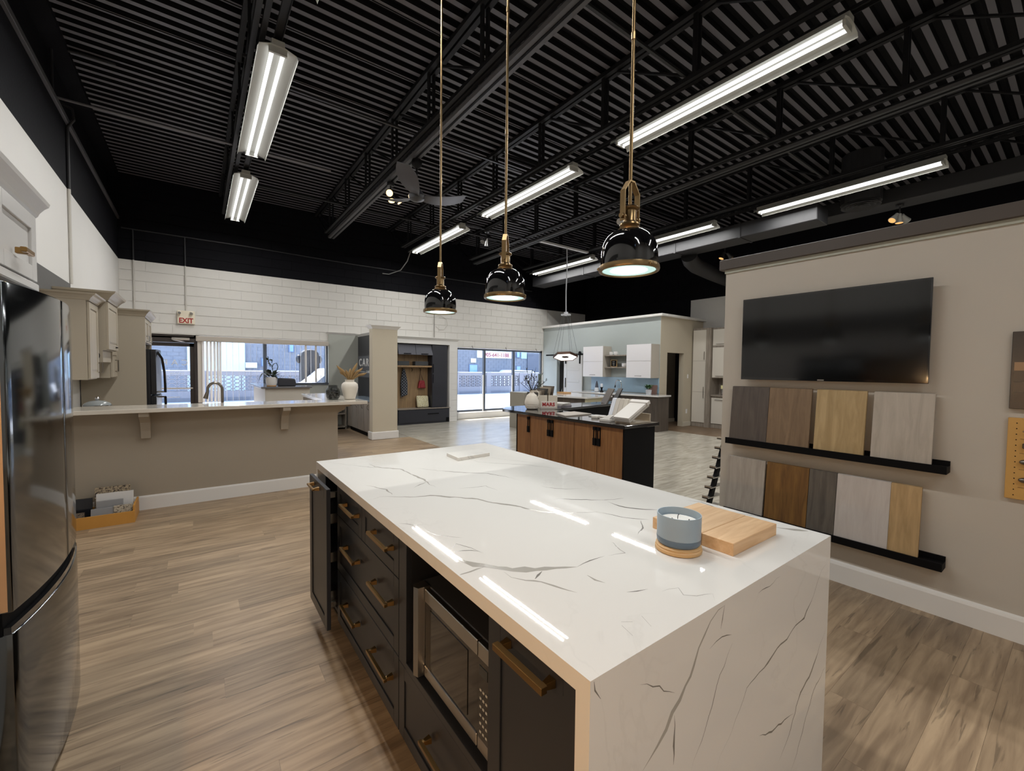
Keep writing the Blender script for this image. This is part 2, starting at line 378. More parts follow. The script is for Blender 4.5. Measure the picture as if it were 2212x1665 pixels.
# ---- left wall
struct(B().box(-1.4, -1.2, -4, 11.4, 0, 3.55).build('wall_left', wall_smooth))
struct(B().box(-1.4, -1.2, -4, 11.4, 3.55, 4.32).box(-1.4, -1.16, -4, 11.2, 5.1, 5.35).box(-1.42, -1.34, -4, 11.4, 4.32, 5.3).build('wall_left', black_wallp))
struct(B().prism([(-1.36, 4.30), (-1.17, 4.30), (-1.17, 4.36), (-1.26, 4.43), (-1.36, 4.43)], 'y', -4, 11.2).build('trim_1', P('ledge_black', '#4a494c', .5), bevel=.004))
struct(B().box(-1.2, -1.192, 1.2, 7.18, 2.0, 2.445).build('trim_2', P('dark_unpainted_band', '#5b5a58', .7, var=.08)))
# ---- right side wall (black block box behind the blue kitchen, white lower part beside it)
wr = struct(B().box(11.55, 11.75, -4, 11.4, 3.55, 5.35).box(11.55, 11.75, 7.0, 11.4, 0, 3.55).build('wall_right', black_wallp))
r_ = B()
for k in range(9):
    z0 = 3.2+k*.2
    for j in range(16):
        y0 = 5.0+j*.4-(.2 if k % 2 else 0)
        if z0 < 3.5 and y0 < 7.0: continue
        r_.box(11.541, 11.55, y0+.004, min(11.19, y0+.396), z0+.004, z0+.196)
stuff(r_.build('block_courses', black_wallp, wr))
struct(B().box(11.55, 11.75, -4, 7.0, 0, 3.55).build('wall_right', wall_smooth))

# ---- ceiling deck (corrugated steel, ribs run across)
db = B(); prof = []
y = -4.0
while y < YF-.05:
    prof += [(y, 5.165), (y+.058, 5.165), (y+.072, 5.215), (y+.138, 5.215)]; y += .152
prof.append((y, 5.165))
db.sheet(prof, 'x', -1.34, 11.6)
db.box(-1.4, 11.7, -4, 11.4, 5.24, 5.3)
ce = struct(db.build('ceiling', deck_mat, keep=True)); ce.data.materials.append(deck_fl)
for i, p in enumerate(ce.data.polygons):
    if i % 4 == 0 and i < len(prof)-1: p.material_index = 1          # bottom flanges coloured lighter to paint in the groove shading
sb = B()
for k in range(18):                                             # sheet side laps: small standing seams on every sixth rib
    yy = -3.7+.9*k
    if yy < 11.1: sb.box(-1.3, 11.5, yy-.004, yy+.004, 5.158, 5.165)
struct(sb.build('trim_3', deck_mat))

# ---- display wall on the right (TV wall)
struct(B().box(3.7, 3.86, -4, 1.92, 0, 2.375).build('wall_display', greige_wall))
struct(B().box(3.66, 3.90, -4, 1.96, 2.375, 2.46).build('trim_4', trim_dark, bevel=.003))
struct(B().box(3.688, 3.70, -4, 1.925, 2.345, 2.375).build('trim_5', P('pale_green_trim', '#a9aa9c', .5)))
struct(B().prism([(3.7, 0), (3.682, 0), (3.682, .125), (3.688, .14), (3.7, .15)], 'y', -4, 1.94).build('baseboard_right', trim_white))

# ---- bar half wall
struct(B().box(-1.2, 1.46, 5.8, 5.92, 0, 1.03).box(1.36, 1.46, 5.92, 7.5, 0, 1.03).build('wall_bar', taupe_wall))
struct(B().prism([(5.8, 0), (5.786, 0), (5.786, .13), (5.79, .142), (5.8, .147)], 'x', -1.2, 1.474).box(1.46, 1.474, 5.786, 7.5, 0, .147).build('baseboard_bar', trim_white))

# ---- pillar, sign wall and grey reception wall
struct(B().box(2.92, 3.45, 8.84, 9.05, 0, 2.33).build('wall_pillar', beige_wall))
struct(B().box(2.895, 3.475, 8.815, 9.075, 0, .16).build('baseboard_pillar', trim_white, bevel=.008))
def crown(x0, x1, y0, y1, z0, z1, out):
    b = B(); b.hexa([(x0,y0,z0),(x1,y0,z0),(x1,y1,z0),(x0,y1,z0),(x0-out,y0-out,z1),(x1+out,y0-out,z1),(x1+out,y1+out,z1),(x0-out,y1+out,z1)])
    b.box(x0-out-.006, x1+out+.006, y0-out-.006, y1+out+.006, z1, z1+.015); return b
struct(crown(2.915, 3.455, 8.835, 9.055, 2.31, 2.375, .05).build('trim_6', trim_white))
struct(B().box(3.31, 3.45, 9.05, 11.2, 0, 2.29).build('wall_sign', black_door))
struct(B().hexa([(3.31,9.05,2.28),(3.45,9.05,2.28),(3.45,11.2,2.28),(3.31,11.2,2.28),(3.27,9.05,2.335),(3.45,9.05,2.335),(3.45,11.2,2.335),(3.27,11.2,2.335)]).build('trim_7', trim_white))
struct(B().box(2.6, 3.31, 11.15, 11.2, 0, 2.33).box(1.25, 2.6, 11.185, 11.2, 0, 1.12).build('wall_reception', grey_wall))
struct(B().hexa([(2.6,11.15,2.31),(3.31,11.15,2.31),(3.31,11.2,2.31),(2.6,11.2,2.31),(2.56,11.11,2.36),(3.31,11.11,2.36),(3.31,11.2,2.36),(2.56,11.2,2.36)]).build('trim_8', trim_white))

# ---- shiplap wall with the mudroom unit
ws = struct(B().box(4.05, 5.97, 11.1, 11.19, 0, 2.29).box(5.72, 5.97, 10.76, 11.1, 0, 2.29).box(4.05, 5.97, 10.76, 11.1, 2.16, 2.29).build('wall_shiplap', trim_white))
me_b = B().box(0, 1, -.008, 0, 0, 1).mesh('board'); L = wloc(ws)
for k in range(15):
    inst(me_b, 'board', trim_white, ws, (5.722-L[0], 10.76-L[1], .003+k*.152-L[2]), (.246, 1, .145))
inst(me_b, 'board', trim_white, ws, (4.05-L[0], 10.76-L[1], 2.165-L[2]), (1.67, 1, .12))
struct(B().hexa([(4.05,10.75,2.27),(5.97,10.75,2.27),(5.97,11.19,2.27),(4.05,11.19,2.27),(4.05,10.69,2.33),(6.03,10.69,2.33),(6.03,11.19,2.33),(4.05,11.19,2.33)]).box(4.05, 6.035, 10.685, 11.19, 2.33, 2.345).build('trim_9', trim_white))

# ---- blue kitchen wall, beige wall with doorway
struct(B().box(9.55, 9.68, 6.6, 10.05, 0, 2.9).box(9.55, 9.68, 10.05, 11.19, 2.0, 2.9).box(9.55, 9.68, 10.5, 11.19, 0, 2.0).build('wall_blue', blue_wall))
struct(B().box(9.68, 9.86, 6.6, 6.74, 0, 2.9).box(10.62, 11.54, 6.6, 6.74, 0, 2.9).box(9.86, 10.62, 6.6, 6.74, 1.985, 2.9).box(9.55, 9.68, 6.595, 6.6, 0, 2.9).build('wall_beige', beige_wall))
struct(B().box(9.45, 9.68, 6.5, 11.19, 2.9, 2.965).box(9.68, 11.54, 6.5, 6.74, 2.9, 2.965).build('trim_10', trim_white, bevel=.01))
struct(B().box(9.54, 9.86, 6.58, 6.6, 0, .12).box(10.62, 10.99, 6.58, 6.6, 0, .12).build('baseboard_beige', P('beige_base', '#c9c2b2', .4), bevel=.004))
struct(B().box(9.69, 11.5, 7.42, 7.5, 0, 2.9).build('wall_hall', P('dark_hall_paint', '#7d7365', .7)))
struct(B().box(9.69, 11.5, 7.40, 7.42, 0, .1).build('baseboard_hall', beige_wall))

# ---- storefront glazing: window_1 (with blinds), door_1, window_2
def frame(b, x0, x1, z0, z1, wd, y0=YF+.05, y1=YF+.13):
    b.box(x0, x0+wd, y0, y1, z0, z1).box(x1-wd, x1, y0, y1, z0, z1).box(x0, x1, y0, y1, z1-wd, z1).box(x0, x1, y0, y1, z0, z0+wd)
w1 = B(); frame(w1, .02, 2.6, .1, 2.12, .06); w1.box(1.215, 1.285, YF+.05, YF+.13, .1, 2.1); w1 = struct(w1.build('window_1', alu_grey))
B().box(.08, 1.215, YF+.085, YF+.091, .16, 2.06).build('pane', glass, w1)
B().box(1.285, 2.54, YF+.085, YF+.091, 1.1, 2.06).build('pane', glass, w1)
B().box(1.2, 2.62, YF-.03, YF+.14, 1.075, 1.12).build('window_sill', alu_grey, w1)
w2 = B(); frame(w2, 6.2, 9.53, .2, 2.13, .055); w2.box(7.17, 7.235, YF+.04, YF+.13, .2, 2.1).box(8.3, 8.365, YF+.04, YF+.13, .2, 2.1); w2 = struct(w2.build('window_2', alu_grey))
for a, b_ in ((6.255, 7.17), (7.235, 8.3), (8.365, 9.475)): B().box(a, b_, YF+.085, YF+.091, .255, 2.075).build('pane', glass, w2)
B().box(6.2, 9.53, YF-.07, YF+.04, .0, .19).build('window_sill', trim_white, w2, bevel=.01)
for a in (7.12, 8.24): B().box(a, a+.035, YF+.01, YF+.04, .2, 1.32).build('mullion_post', trim_white, w2)
for a in (6.7, 7.95, 9.2): B().tube([(a, YF-.03, 2.2), (a-.01, YF-.06, 2.16), (a+.02, YF-.05, 2.13)], .007, 6).build('blind_bracket', alu_dark, w2)
d1 = B(); frame(d1, -.9, .02, 0, 2.14, .07, YF+.02, YF+.15); d1.box(-.83, -.05, YF+.02, YF+.15, 1.98, 2.1); d1 = struct(d1.build('door_1', alu_dark))
dl = B(); frame(dl, -.83, -.05, .02, 1.975, .075, YF+.06, YF+.11); dl.build('door_leaf', alu_dark, d1)
B().box(-.755, -.125, YF+.08, YF+.086, .1, 1.9).build('pane', glass, d1)
B().cyl((-.80, YF+.01, 1.03), (-.08, YF+.01, 1.03), .014).build('push_bar', steel, d1)
cl = B().box(-.42, -.12, YF-.03, YF+.03, 2.03, 2.08).build('door_closer', steel, d1, bevel=.008)
B().tube([(-.40, YF-.02, 2.03), (-.25, YF-.08, 2.0), (-.2, YF-.0, 2.0)], .009, 6).build('closer_arm', steel, cl)
vin = P('white_vinyl_letter', '#e9edf4', .5)
RX = (R_(90), 0, 0)
text('lettering', 'CAR', .17, vin, d1, (-.37, YF+.078, 1.56), (R_(90), 0, R_(180)), .0005, space=1.6)
text('lettering', 'DESIGN', .055, vin, d1, (-.34, YF+.078, 1.335), (R_(90), 0, R_(180)), .0005, space=1.3)
B().box(-.46, -.15, YF+.076, YF+.079, 1.405, 1.413).build('lettering_rule', vin, d1)
B().box(-.62, -.3, YF+.076, YF+.079, .84, .852).build('lettering_rule', vin, d1)

# ---- interior sliding barn door on the blue wall
d2 = B().box(9.475, 9.51, 9.27, 10.08, .02, 1.95); d2 = struct(d2.build('door_2', white_lac))
for k in range(5):
    z0 = .1+k*.365
    b = B(); b.box(9.468, 9.476, 9.27, 9.40, .02, 1.95) if k == 0 else None
    if k == 0: b.box(9.468, 9.476, 9.95, 10.08, .02, 1.95)
    b.box(9.468, 9.476, 9.4, 9.95, z0+.29, z0+.365); b.build('rail', white_lac, d2, bevel=.003)
B().box(9.45, 9.475, 9.98, 10.0, .95, 1.25).build('handle', black_mt, d2)
t = thing('barn_door_rail', 'black sliding barn door track above the white panelled door', 'rail', (9.5, 10, 1.97))
B().box(9.46, 9.475, 9.1, 10.95, 1.965, 2.01).build('rail', black_mt, t)
for yy in (9.36, 9.98): B().box(9.44, 9.46, yy-.02, yy+.02, 1.7, 2.08).build('hanger_strap', black_mt, t); B().cyl((9.435, yy, 2.03), (9.465, yy, 2.03), .05, n=14).build('wheel', black_mt, t)

# ================================================================ ROOF STEEL AND CEILING LIGHTS
JX = [.48, 2.36, 4.13, 6.05, 7.9, 9.75]
JL = ['left end joist above the left fluorescent row', 'joist carrying the ceiling fan and unlit strip', 'joist over the middle fluorescent row', 'joist over the unlit strip right of the middle row', 'joist over the right fluorescent row', 'joist farthest right, over the ducts']
tc_me = B().box(-.065, -.012, -4, YF, 0, .055).box(.012, .065, -4, YF, 0, .055).mesh('top_chord'); tc_me.materials.append(steel_blk)
bc_me = B().box(-.055, -.01, -4, 10.22, 0, .045).box(.01, .055, -4, 10.22, 0, .045).mesh('bottom_chord'); bc_me.materials.append(steel_blk)
po_me = B().box(-.045, -.02, -.022, .022, 0, .6).box(.02, .045, -.022, .022, 0, .6).mesh('post'); po_me.materials.append(steel_blk)
dg_me = B().cyl((0, 0, .02), (0, 1.0, .60), .017, n=6).mesh('diagonal'); dg_me.materials.append(steel_blk)
en_me = B().cyl((0, 10.2, .02), (0, 11.1, .62), .022, n=6).mesh('end_diagonal'); en_me.materials.append(steel_blk)
for x, lb in zip(JX, JL):
    t = thing('roof_joist', 'black open-web steel '+lb, 'joist', (x, 0, 4.47), group='open-web roof joists')
    inst(tc_me, 'top_chord', steel_blk, t, (0, 0, .635)); inst(bc_me, 'bottom_chord', steel_blk, t, (0, 0, 0))
    for k in range(11):
        y0 = -2.4+k*1.22
        inst(po_me, 'post', steel_blk, t, (0, y0+.03, .04)); inst(dg_me, 'diagonal', steel_blk, t, (0, y0+.06, .03))
    inst(en_me, 'end_diagonal', steel_blk, t, (0, 0, 0))
br = P('bridging_black', '#19191b', .5)
for i, (yy, lb) in enumerate(((5.3, 'middle of the ceiling'), (8.4, 'far end near the front wall'), (2.6, 'ceiling above the island'))):
    tag(B().box(.5, 9.7, yy-.014, yy+.014, 4.515, 4.54).build('cross_bridging', br), 'thin black cross bridging bar spanning the joists at the '+lb, 'bar')
track_m = P('unlit_track_grey', '#4c4b4d', .45)
track_d = P('unlit_track_dark', '#29292b', .45)
for x, lb in ((2.47, 'left of the pendants beside the ceiling fan'), (6.25, 'between the middle and right light rows')):
    t = thing('unlit_light_strip', 'long unlit grey lighting strip '+lb, 'light strip', (x, 3, 4.4))
    B().prism([(x-.06, 4.40), (x+.06, 4.40), (x+.075, 4.43), (x+.06, 4.46), (x-.06, 4.46), (x-.075, 4.43)], 'y', -3.5, 10.3).build('channel', track_m if x < 4 else track_d, t)
    B().box(x-.012, x+.012, -3.5, 10.3, 4.394, 4.4).build('slot', black_mt, t)
# fluorescent fixtures
tube_m = emis('fluorescent_tube', (1.0, 1.0, .99), 1.8)
refl = P('white_reflector_enamel', '#a9a9a2', .45)
fx = thing('fluorescent_fixture', 'x', 'light fixture', (0, 0, 0), group='twin-tube fluorescent fixtures')
FH = 1.21
B().box(-.055, .055, -FH, FH, .045, .1).build('housing', refl, fx, bevel=.004)
rp = [(-.165, -.02), (-.15, .012), (-.055, .046), (.055, .046), (.15, .012), (.165, -.02)]
B().prism(rp + [(a, b+.004) for a, b in rp[::-1]], 'y', -FH, FH).build('reflector', refl, fx)
for s in (-1, 1):
    B().cyl((s*.045, -FH+.03, .012), (s*.045, FH-.03, .012), .017, n=10).build('tube', tube_m, fx, smooth=True)
    B().box(-.075, .075, s*(FH-.03)-.012, s*(FH-.03)+.012, -.012, .05).build('lamp_holder', refl, fx)
    B().cyl((0, s*.85, .1), (0, s*.85, .16), .01, n=6).build('hanger', steel_blk, fx)
ROW = {.63: 'left', 4.38: 'middle', 8.2: 'right'}
YC = {-1.9: 'out of frame behind the camera', 2.5: 'nearest', 5.7: 'second', 8.9: 'farthest'}
first = True
for x, rn in ROW.items():
    for yc, yn in YC.items():
        lb = {'nearest': 'lit fluorescent ceiling fixture, nearest of the %s row', 'second': 'lit fluorescent ceiling fixture in the middle of the %s row', 'farthest': 'lit fluorescent ceiling fixture, farthest and smallest of the %s row'}.get(yn, 'fluorescent fixture of the %s row, behind the camera') % rn
        if first: fx.location = (x, yc, 4.36); fx['label'] = lb; first = False
        else: dup(fx, (x, yc, 4.36), label=lb)
        for s in (-1, 1):                                           # the tube's downward light
            l = bpy.data.lights.new('tube_light', 'AREA'); l.shape = 'RECTANGLE'; l.size = .030; l.size_y = 2.34; l.energy = TUBE_W; l.color = (1, .99, .965)
            o = bpy.data.objects.new('tube_light', l); C.objects.link(o); o.location = (x+s*.045, yc, 4.36-.007)
    t = tag(B().box(x-.035, x+.035, -3.6, 10.45, 4.49, 4.495).box(x-.035, x-.03, -3.6, 10.45, 4.462, 4.49).box(x+.03, x+.035, -3.6, 10.45, 4.462, 4.49).build('wireway', steel_blk), 'black wireway channel carrying the %s fluorescent row' % rn, 'channel')
# ---- three brass and black pendants over the island
pend_glow = emis('pendant_diffuser_glow', (.93, 1.0, .98), 6.0)
pend_dif = P('pendant_diffuser_rim', '#bfe0dc', .3, emit=(.55, .82, .80), es=.75)
pd = thing('pendant_lamp', 'x', 'pendant lamp', (0, 0, 0), group='pendant lamps over the island')
pb = black_gl
dome = [(.102, .018), (.104, .04), (.1035, .065), (.1005, .088), (.094, .108), (.082, .127), (.065, .142), (.047, .150), (.036, .153)]
B().lathe(0, 0, dome + [(r-.003, z-.002) for r, z in dome[::-1]], 40, close=False).build('shade', pb, pd, smooth=True)
rg = B().lathe(0, 0, [(.103, .0), (.109, .0015), (.111, .008), (.109, .020), (.102, .022), (.099, .018), (.097, .003), (.103, .0)], 40, close=False).build('rim', brass_l, pd, smooth=True)
for k in range(3):
    a = R_(20+120*k); B().ball((.111*math.cos(a), .111*math.sin(a), .010), .006, 8, 6).build('rim_screw', brass_l, rg, smooth=True)
B().lathe(0, 0, [(.0, .004), (.062, .004), (.068, .005)], 32, close=False).build('lens', pend_glow, pd)
B().lathe(0, 0, [(.068, .005), (.0985, .006)], 32, close=False).build('lens_edge', pend_dif, pd)
nk = B().lathe(0, 0, [(.04, .150), (.042, .156), (.036, .161), (.033, .164), (.037, .169), (.036, .175), (.026, .180), (.024, .184), (.024, .222), (.032, .226), (.035, .231), (.030, .236), (.012, .238)], 28).build('socket_neck', brass_l, pd, smooth=True)
yk = B()
for s in (-1, 1):
    yk.box(s*.041-.002, s*.041+.002, -.011, .011, .182, .292)
    yk.hexa([(s*.039,-.011,.289),(s*.043,-.011,.289),(s*.043,.011,.289),(s*.039,.011,.289),(s*.010,-.011,.327),(s*.014,-.011,.330),(s*.014,.011,.330),(s*.010,.011,.327)])
yk.box(-.014, .014, -.011, .011, .326, .331)
yk = yk.build('yoke', brass_l, pd)
for s in (-1, 1): B().cyl((s*.028, 0, .198), (s*.052, 0, .198), .009, n=12).build('thumb_screw', brass_l, yk, smooth=True)
B().cyl((0, 0, .236), (0, 0, 2.56), .0065, n=10).build('stem', brass_l, pd, smooth=True)
for z_ in (.84, 1.45, 2.05): B().cyl((0, 0, z_), (0, 0, z_+.025), .0085, n=10).build('stem_coupling', brass_l, pd)
B().lathe(0, 0, [(.055, 2.55), (.06, 2.56), (.06, 2.6), (.0, 2.6)], 24, close=False).build('ceiling_canopy', brass_l, pd, smooth=True)
for k, (y, lb) in enumerate(((1.042, 'largest in view, nearest the camera above the candle'), (1.838, 'middle of the three'), (2.579, 'smallest in view, farthest along the island'))):
    loc = (1.3, y, 1.868); lb = 'black dome pendant lamp with brass yoke, '+lb
    if k == 0: pd.location = loc; pd['label'] = lb
    else: dup(pd, loc, R_((0, 43, 52)[k]), label=lb)
for k in range(3):       # the lamp inside each pendant
    l = bpy.data.lights.new('pendant_bulb', 'SPOT'); l.energy = 7; l.spot_size = R_(120); l.spot_blend = .6; l.shadow_soft_size = .05; l.color = (.96, 1.0, .97)
    o = bpy.data.objects.new('pendant_bulb', l); C.objects.link(o); o.location = (1.3, (1.042, 1.838, 2.579)[k], 1.86)

# ---- track spot clusters
warm_m = emis('warm_spot_bulb', (1.0, .66, .30), 3.0); warm_d = emis('dim_spot_bulb', (1.0, .52, .18), 1.1); cool_m = P('spot_chrome', '#c9c9c9', .2, 1)
spot_b = P('spot_black', '#2a2a2c', .4)
spot_w = P('spot_grey', '#9b9a94', .4)
def cluster(loc, dirs, label, lit=True, body=None, drop=.12, bright=True):
    t = thing('spotlight_cluster', label, 'spotlight', loc, group='ceiling spotlight clusters')
    B().lathe(0, 0, [(.05, .0), (.055, .02), (.055, .05)], 16).build('canopy', spot_b, t, local=True)
    B().cyl((0, 0, .0), (0, 0, -drop), .012, n=8).build('stem', spot_b, t, local=True)
    for d in dirs:
        d = Vector(d).normalized(); c = Vector((0, 0, -drop)) + Vector((d.x, d.y, 0))*.10 + Vector((0, 0, -.02))
        hd = B().tube([c - d*.03, c, c + d*.07, c + d*.12], [.028, .03, .045, .058], 14).build('spot_head', body or spot_b, t, local=True, smooth=True)
        B().cyl((0, 0, -drop), tuple(c), .009, n=6).build('arm', spot_b, t, local=True)
        e = c + d*.1205
        B().cyl(tuple(e), tuple(e+d*.004), .05, n=14).build('bulb_face', (warm_m if bright else warm_d) if lit else cool_m, hd, local=True)
        if lit:
            l = bpy.data.lights.new('spot_beam', 'SPOT'); l.energy = 30 if bright else 12; l.color = (1, .72, .42); l.spot_size = R_(60); l.spot_blend = .5; l.shadow_soft_size = .04
            o = bpy.data.objects.new('spot_beam', l); C.objects.link(o); o.location = Vector(loc)+e+d*.02
            o.rotation_euler = d.to_track_quat('-Z', 'Y').to_euler()
    return t
cluster((2.47, 6.62, 4.34), [(-.35, -.75, -.35), (-.05, -.35, -.9), (.6, -.25, -.75)], 'three warm lit spotlights on the strip beside the ceiling fan')
cluster((5.0, 7.76, 4.402), [(-.6, -.2, -.8), (.2, .3, -.9)], 'two unlit chrome spotlights between the second and third pendants', lit=False, body=cool_m)
cluster((9.6, 2.05, 4.31), [(-.6, .3, -.75), (0, 0, -1), (.75, -.3, -.6)], 'three grey spotlights with orange glow above the display wall', body=spot_w, bright=False)
cluster((9.65, 5.05, 4.31), [(-.3, .2, -.9), (.75, -.3, -.6)], 'two warm black spotlights beside the duct elbow', bright=False)
tag(B().box(4.1, 6.1, 7.74, 7.78, 4.452, 4.47).build('support_rail', steel_blk), 'black strut between joists holding the two chrome spotlights', 'rail')
cluster((6.25, 5.28, 4.344), [(-.6, -.7, -.35)], 'single bright spotlight peeking out behind the largest pendant', lit=False, body=cool_m)

# ---- ceiling fan
fan_m = P('fan_blade_grey', '#4d4c50', .45, .2, var=.1)
t = thing('ceiling_fan', 'grey three-blade ceiling fan hanging below the joist', 'ceiling fan', (2.5, 5.7, 3.85))
B().lathe(2.5, 5.7, [(.02, 4.28), (.06, 4.31), (.075, 4.36), (.05, 4.43)], 16).build('canopy', steel_blk, t, smooth=True)
B().cyl((2.5, 5.7, 4.0), (2.5, 5.7, 4.3), .014, n=8).build('downrod', steel_blk, t)
B().lathe(2.5, 5.7, [(.0, 3.83), (.06, 3.835), (.105, 3.86), (.115, 3.90), (.09, 3.95), (.05, 4.0), (.02, 4.03)], 24, close=False).build('motor_hub', P('fan_hub', '#39393c', .35), t, smooth=True)
for k, a0 in enumerate((-126.5, -6, 114)):
    b = B(); a = R_(a0); d = Vector((math.cos(a), math.sin(a), 0)); n = Vector((-d.y, d.x, 0)); vs = []; N = 9
    for i in range(N):
        q = i/(N-1); r = .08+.64*q; wd = .05+.085*math.sin(min(1, q*1.25)*math.pi*.55)*(1 if q < .8 else (1-(q-.8)*3.2)); zz = 3.89+.15*q*q-.03*q
        p = Vector((2.5, 5.7, zz)) + d*r
        for s in (-1, 1): vs.append(p + n*wd*s + Vector((0, 0, -s*.022)))
    vs2 = [v + Vector((0, 0, .008)) for v in vs]; fs = []
    for i in range(N-1):
        o_ = 2*i; fs += [(o_, o_+1, o_+3, o_+2), (2*N+o_, 2*N+o_+2, 2*N+o_+3, 2*N+o_+1), (o_, o_+2, 2*N+o_+2, 2*N+o_), (o_+1, 2*N+o_+1, 2*N+o_+3, o_+3)]
    fs += [(0, 2*N, 2*N+1, 1), (2*N-2, 2*N-1, 4*N-1, 4*N-2)]
    b.add(vs+vs2, fs).build('blade', fan_m, t, smooth=True)

# ---- ducts, diffuser, conduits
duct_m = P('black_duct', '#2b2b2d', .55, var=.08)
t = thing('air_duct', 'long black rectangular air duct with round elbow above the far kitchen', 'duct', (8.8, 5, 4.12))
B().box(8.55, 9.05, 2.9, 10.6, 4.12, 4.4).build('trunk', duct_m, t, bevel=.01)
for yy in (4.2, 5.6, 7.0, 8.4): B().box(8.54, 9.06, yy-.02, yy+.02, 4.11, 4.41).build('seam_collar', duct_m, t)
B().tube([(8.95, 5.5, 4.1), (9.1, 5.55, 4.02), (9.4, 5.6, 3.96), (10.4, 5.75, 3.95), (11.5, 5.9, 3.95)], .17, 16).build('elbow', duct_m, t, smooth=True)
tag(B().box(9.4, 9.85, -1, 5.1, 4.36, 4.6).build('air_duct', duct_m, bevel=.01), 'black rectangular duct running above the display wall on the right', 'duct')
t = thing('air_diffuser', 'round black ceiling air diffuser between the two right light fixtures', 'vent', (9.02, 2.43, 4.30))
for r0 in (.27, .2, .13): B().lathe(9.02, 2.43, [(r0, 4.30), (r0-.045, 4.33), (r0-.05, 4.33), (r0-.01, 4.295), (r0, 4.30)], 24, close=False).build('ring', duct_m, t, smooth=True)
B().lathe(9.02, 2.43, [(.06, 4.305), (.02, 4.34), (.28, 4.35), (.28, 5.155)], 20, close=False).build('neck', duct_m, t)
cond_w = P('conduit_white', '#c4c0b8', .5); cond_b = P('conduit_black', '#2a2a2c', .5)
t = thing('conduit', 'thin electrical conduit climbing the left wall beside the upper cabinets', 'conduit', (-1.19, 7.19, 2.45))
B().cyl((-1.185, 7.19, 2.45), (-1.185, 7.19, 3.55), .016, n=8).build('white_run', cond_w, t)
B().tube([(-1.185, 7.19, 3.55), (-1.185, 7.19, 4.26), (-1.13, 7.19, 4.36), (-1.14, 7.19, 4.48), (-1.30, 7.19, 4.55), (-1.30, 7.19, 5.12), (-1.05, 7.18, 5.14), (-.75, 7.15, 5.13)], .016, 8).build('black_run', cond_b, t)
tag(B().cyl((-1.3, 7.1, 4.53), (1.7, 7.1, 4.53), .014, n=8).build('conduit', P('conduit_grey', '#77767a', .4)), 'thin grey pipe crossing the ceiling at the left wall', 'conduit')
tag(B().tube([(-1.15, YF-.025, 4.14), (1.0, YF-.025, 4.14), (3.2, YF-.025, 4.1), (9.0, YF-.025, 4.1)], .013, 6).build('conduit', cond_b), 'long black conduit running along the black front wall', 'conduit')
tag(B().cyl((-.98, YF-.025, 2.15), (-.98, YF-.025, 3.55), .014, n=8).build('conduit', cond_w), 'white vertical pipe in the far left corner', 'conduit')
tag(B().cyl((-.175, YF-.025, 2.64), (-.175, YF-.025, 3.55), .013, n=8).build('conduit', cond_w), 'white conduit dropping to the exit sign', 'conduit')
tag(B().tube([(5.45, YF-.02, 2.36), (5.45, YF-.02, 3.5)], .012, 6).build('conduit', P('conduit_mid', '#8e8b86', .5)), 'grey conduit above the mudroom unit', 'conduit')
tag(B().tube([(5.5, YF-.02, 3.0), (5.65, YF-.03, 3.02), (5.83, YF-.03, 2.93), (5.86, YF-.03, 2.75), (5.75, YF-.03, 2.62), (5.6, YF-.03, 2.62), (5.5, YF-.02, 2.7)], .006, 6).build('cable_loop', cond_w), 'white cable loop on the wall behind the smallest pendant', 'cable')
tag(B().tube([(4.4, 10.4, 4.46), (4.38, 10.55, 4.25), (4.3, 10.8, 4.05), (4.1, 11.1, 3.97), (3.95, 11.17, 3.98)], .012, 6).build('flex_cable', P('flex_grey', '#8a8988', .4)), 'grey flexible cable drooping from the middle light row to the front wall', 'cable')
tag(B().cyl((9.67, YF-.02, 2.2), (9.67, YF-.02, 3.54), .012, n=6).build('conduit', cond_w), 'white conduit at the right end of the front wall', 'conduit')
for x, lb in ((-.98, 'far left corner'), (-.175, 'middle, above the exit sign')): tag(B().cyl((x, YF-.025, 3.55), (x, YF-.025, 4.13), .014, n=8).build('conduit', cond_b), 'black conduit stub on the black front wall, '+lb, 'conduit')
# exit sign
t = thing('exit_sign', 'white EXIT sign with red letters and two lamp heads above the glass door', 'sign', (-.175, YF-.05, 2.35))
B().box(-.32, -.03, YF-.075, YF-.01, 2.36, 2.63).build('case', P('exit_case', '#e6dcc6', .5), t, bevel=.008)
text('lettering', 'EXIT', .14, P('exit_red', '#a4231c', .5), t, (-.175, YF-.078, 2.425), RX, .002, sx=.82, bold=.004)
for x in (-.28, -.085):
    h = B().ball((x, YF-.11, 2.585), .032, 12, 8).build('lamp_head', P('exit_lamp', '#ddd6c6', .3), t, smooth=True)
    B().cyl((x, YF-.145, 2.575), (x, YF-.11, 2.582), .026, n=12).build('lens', chrome, h)

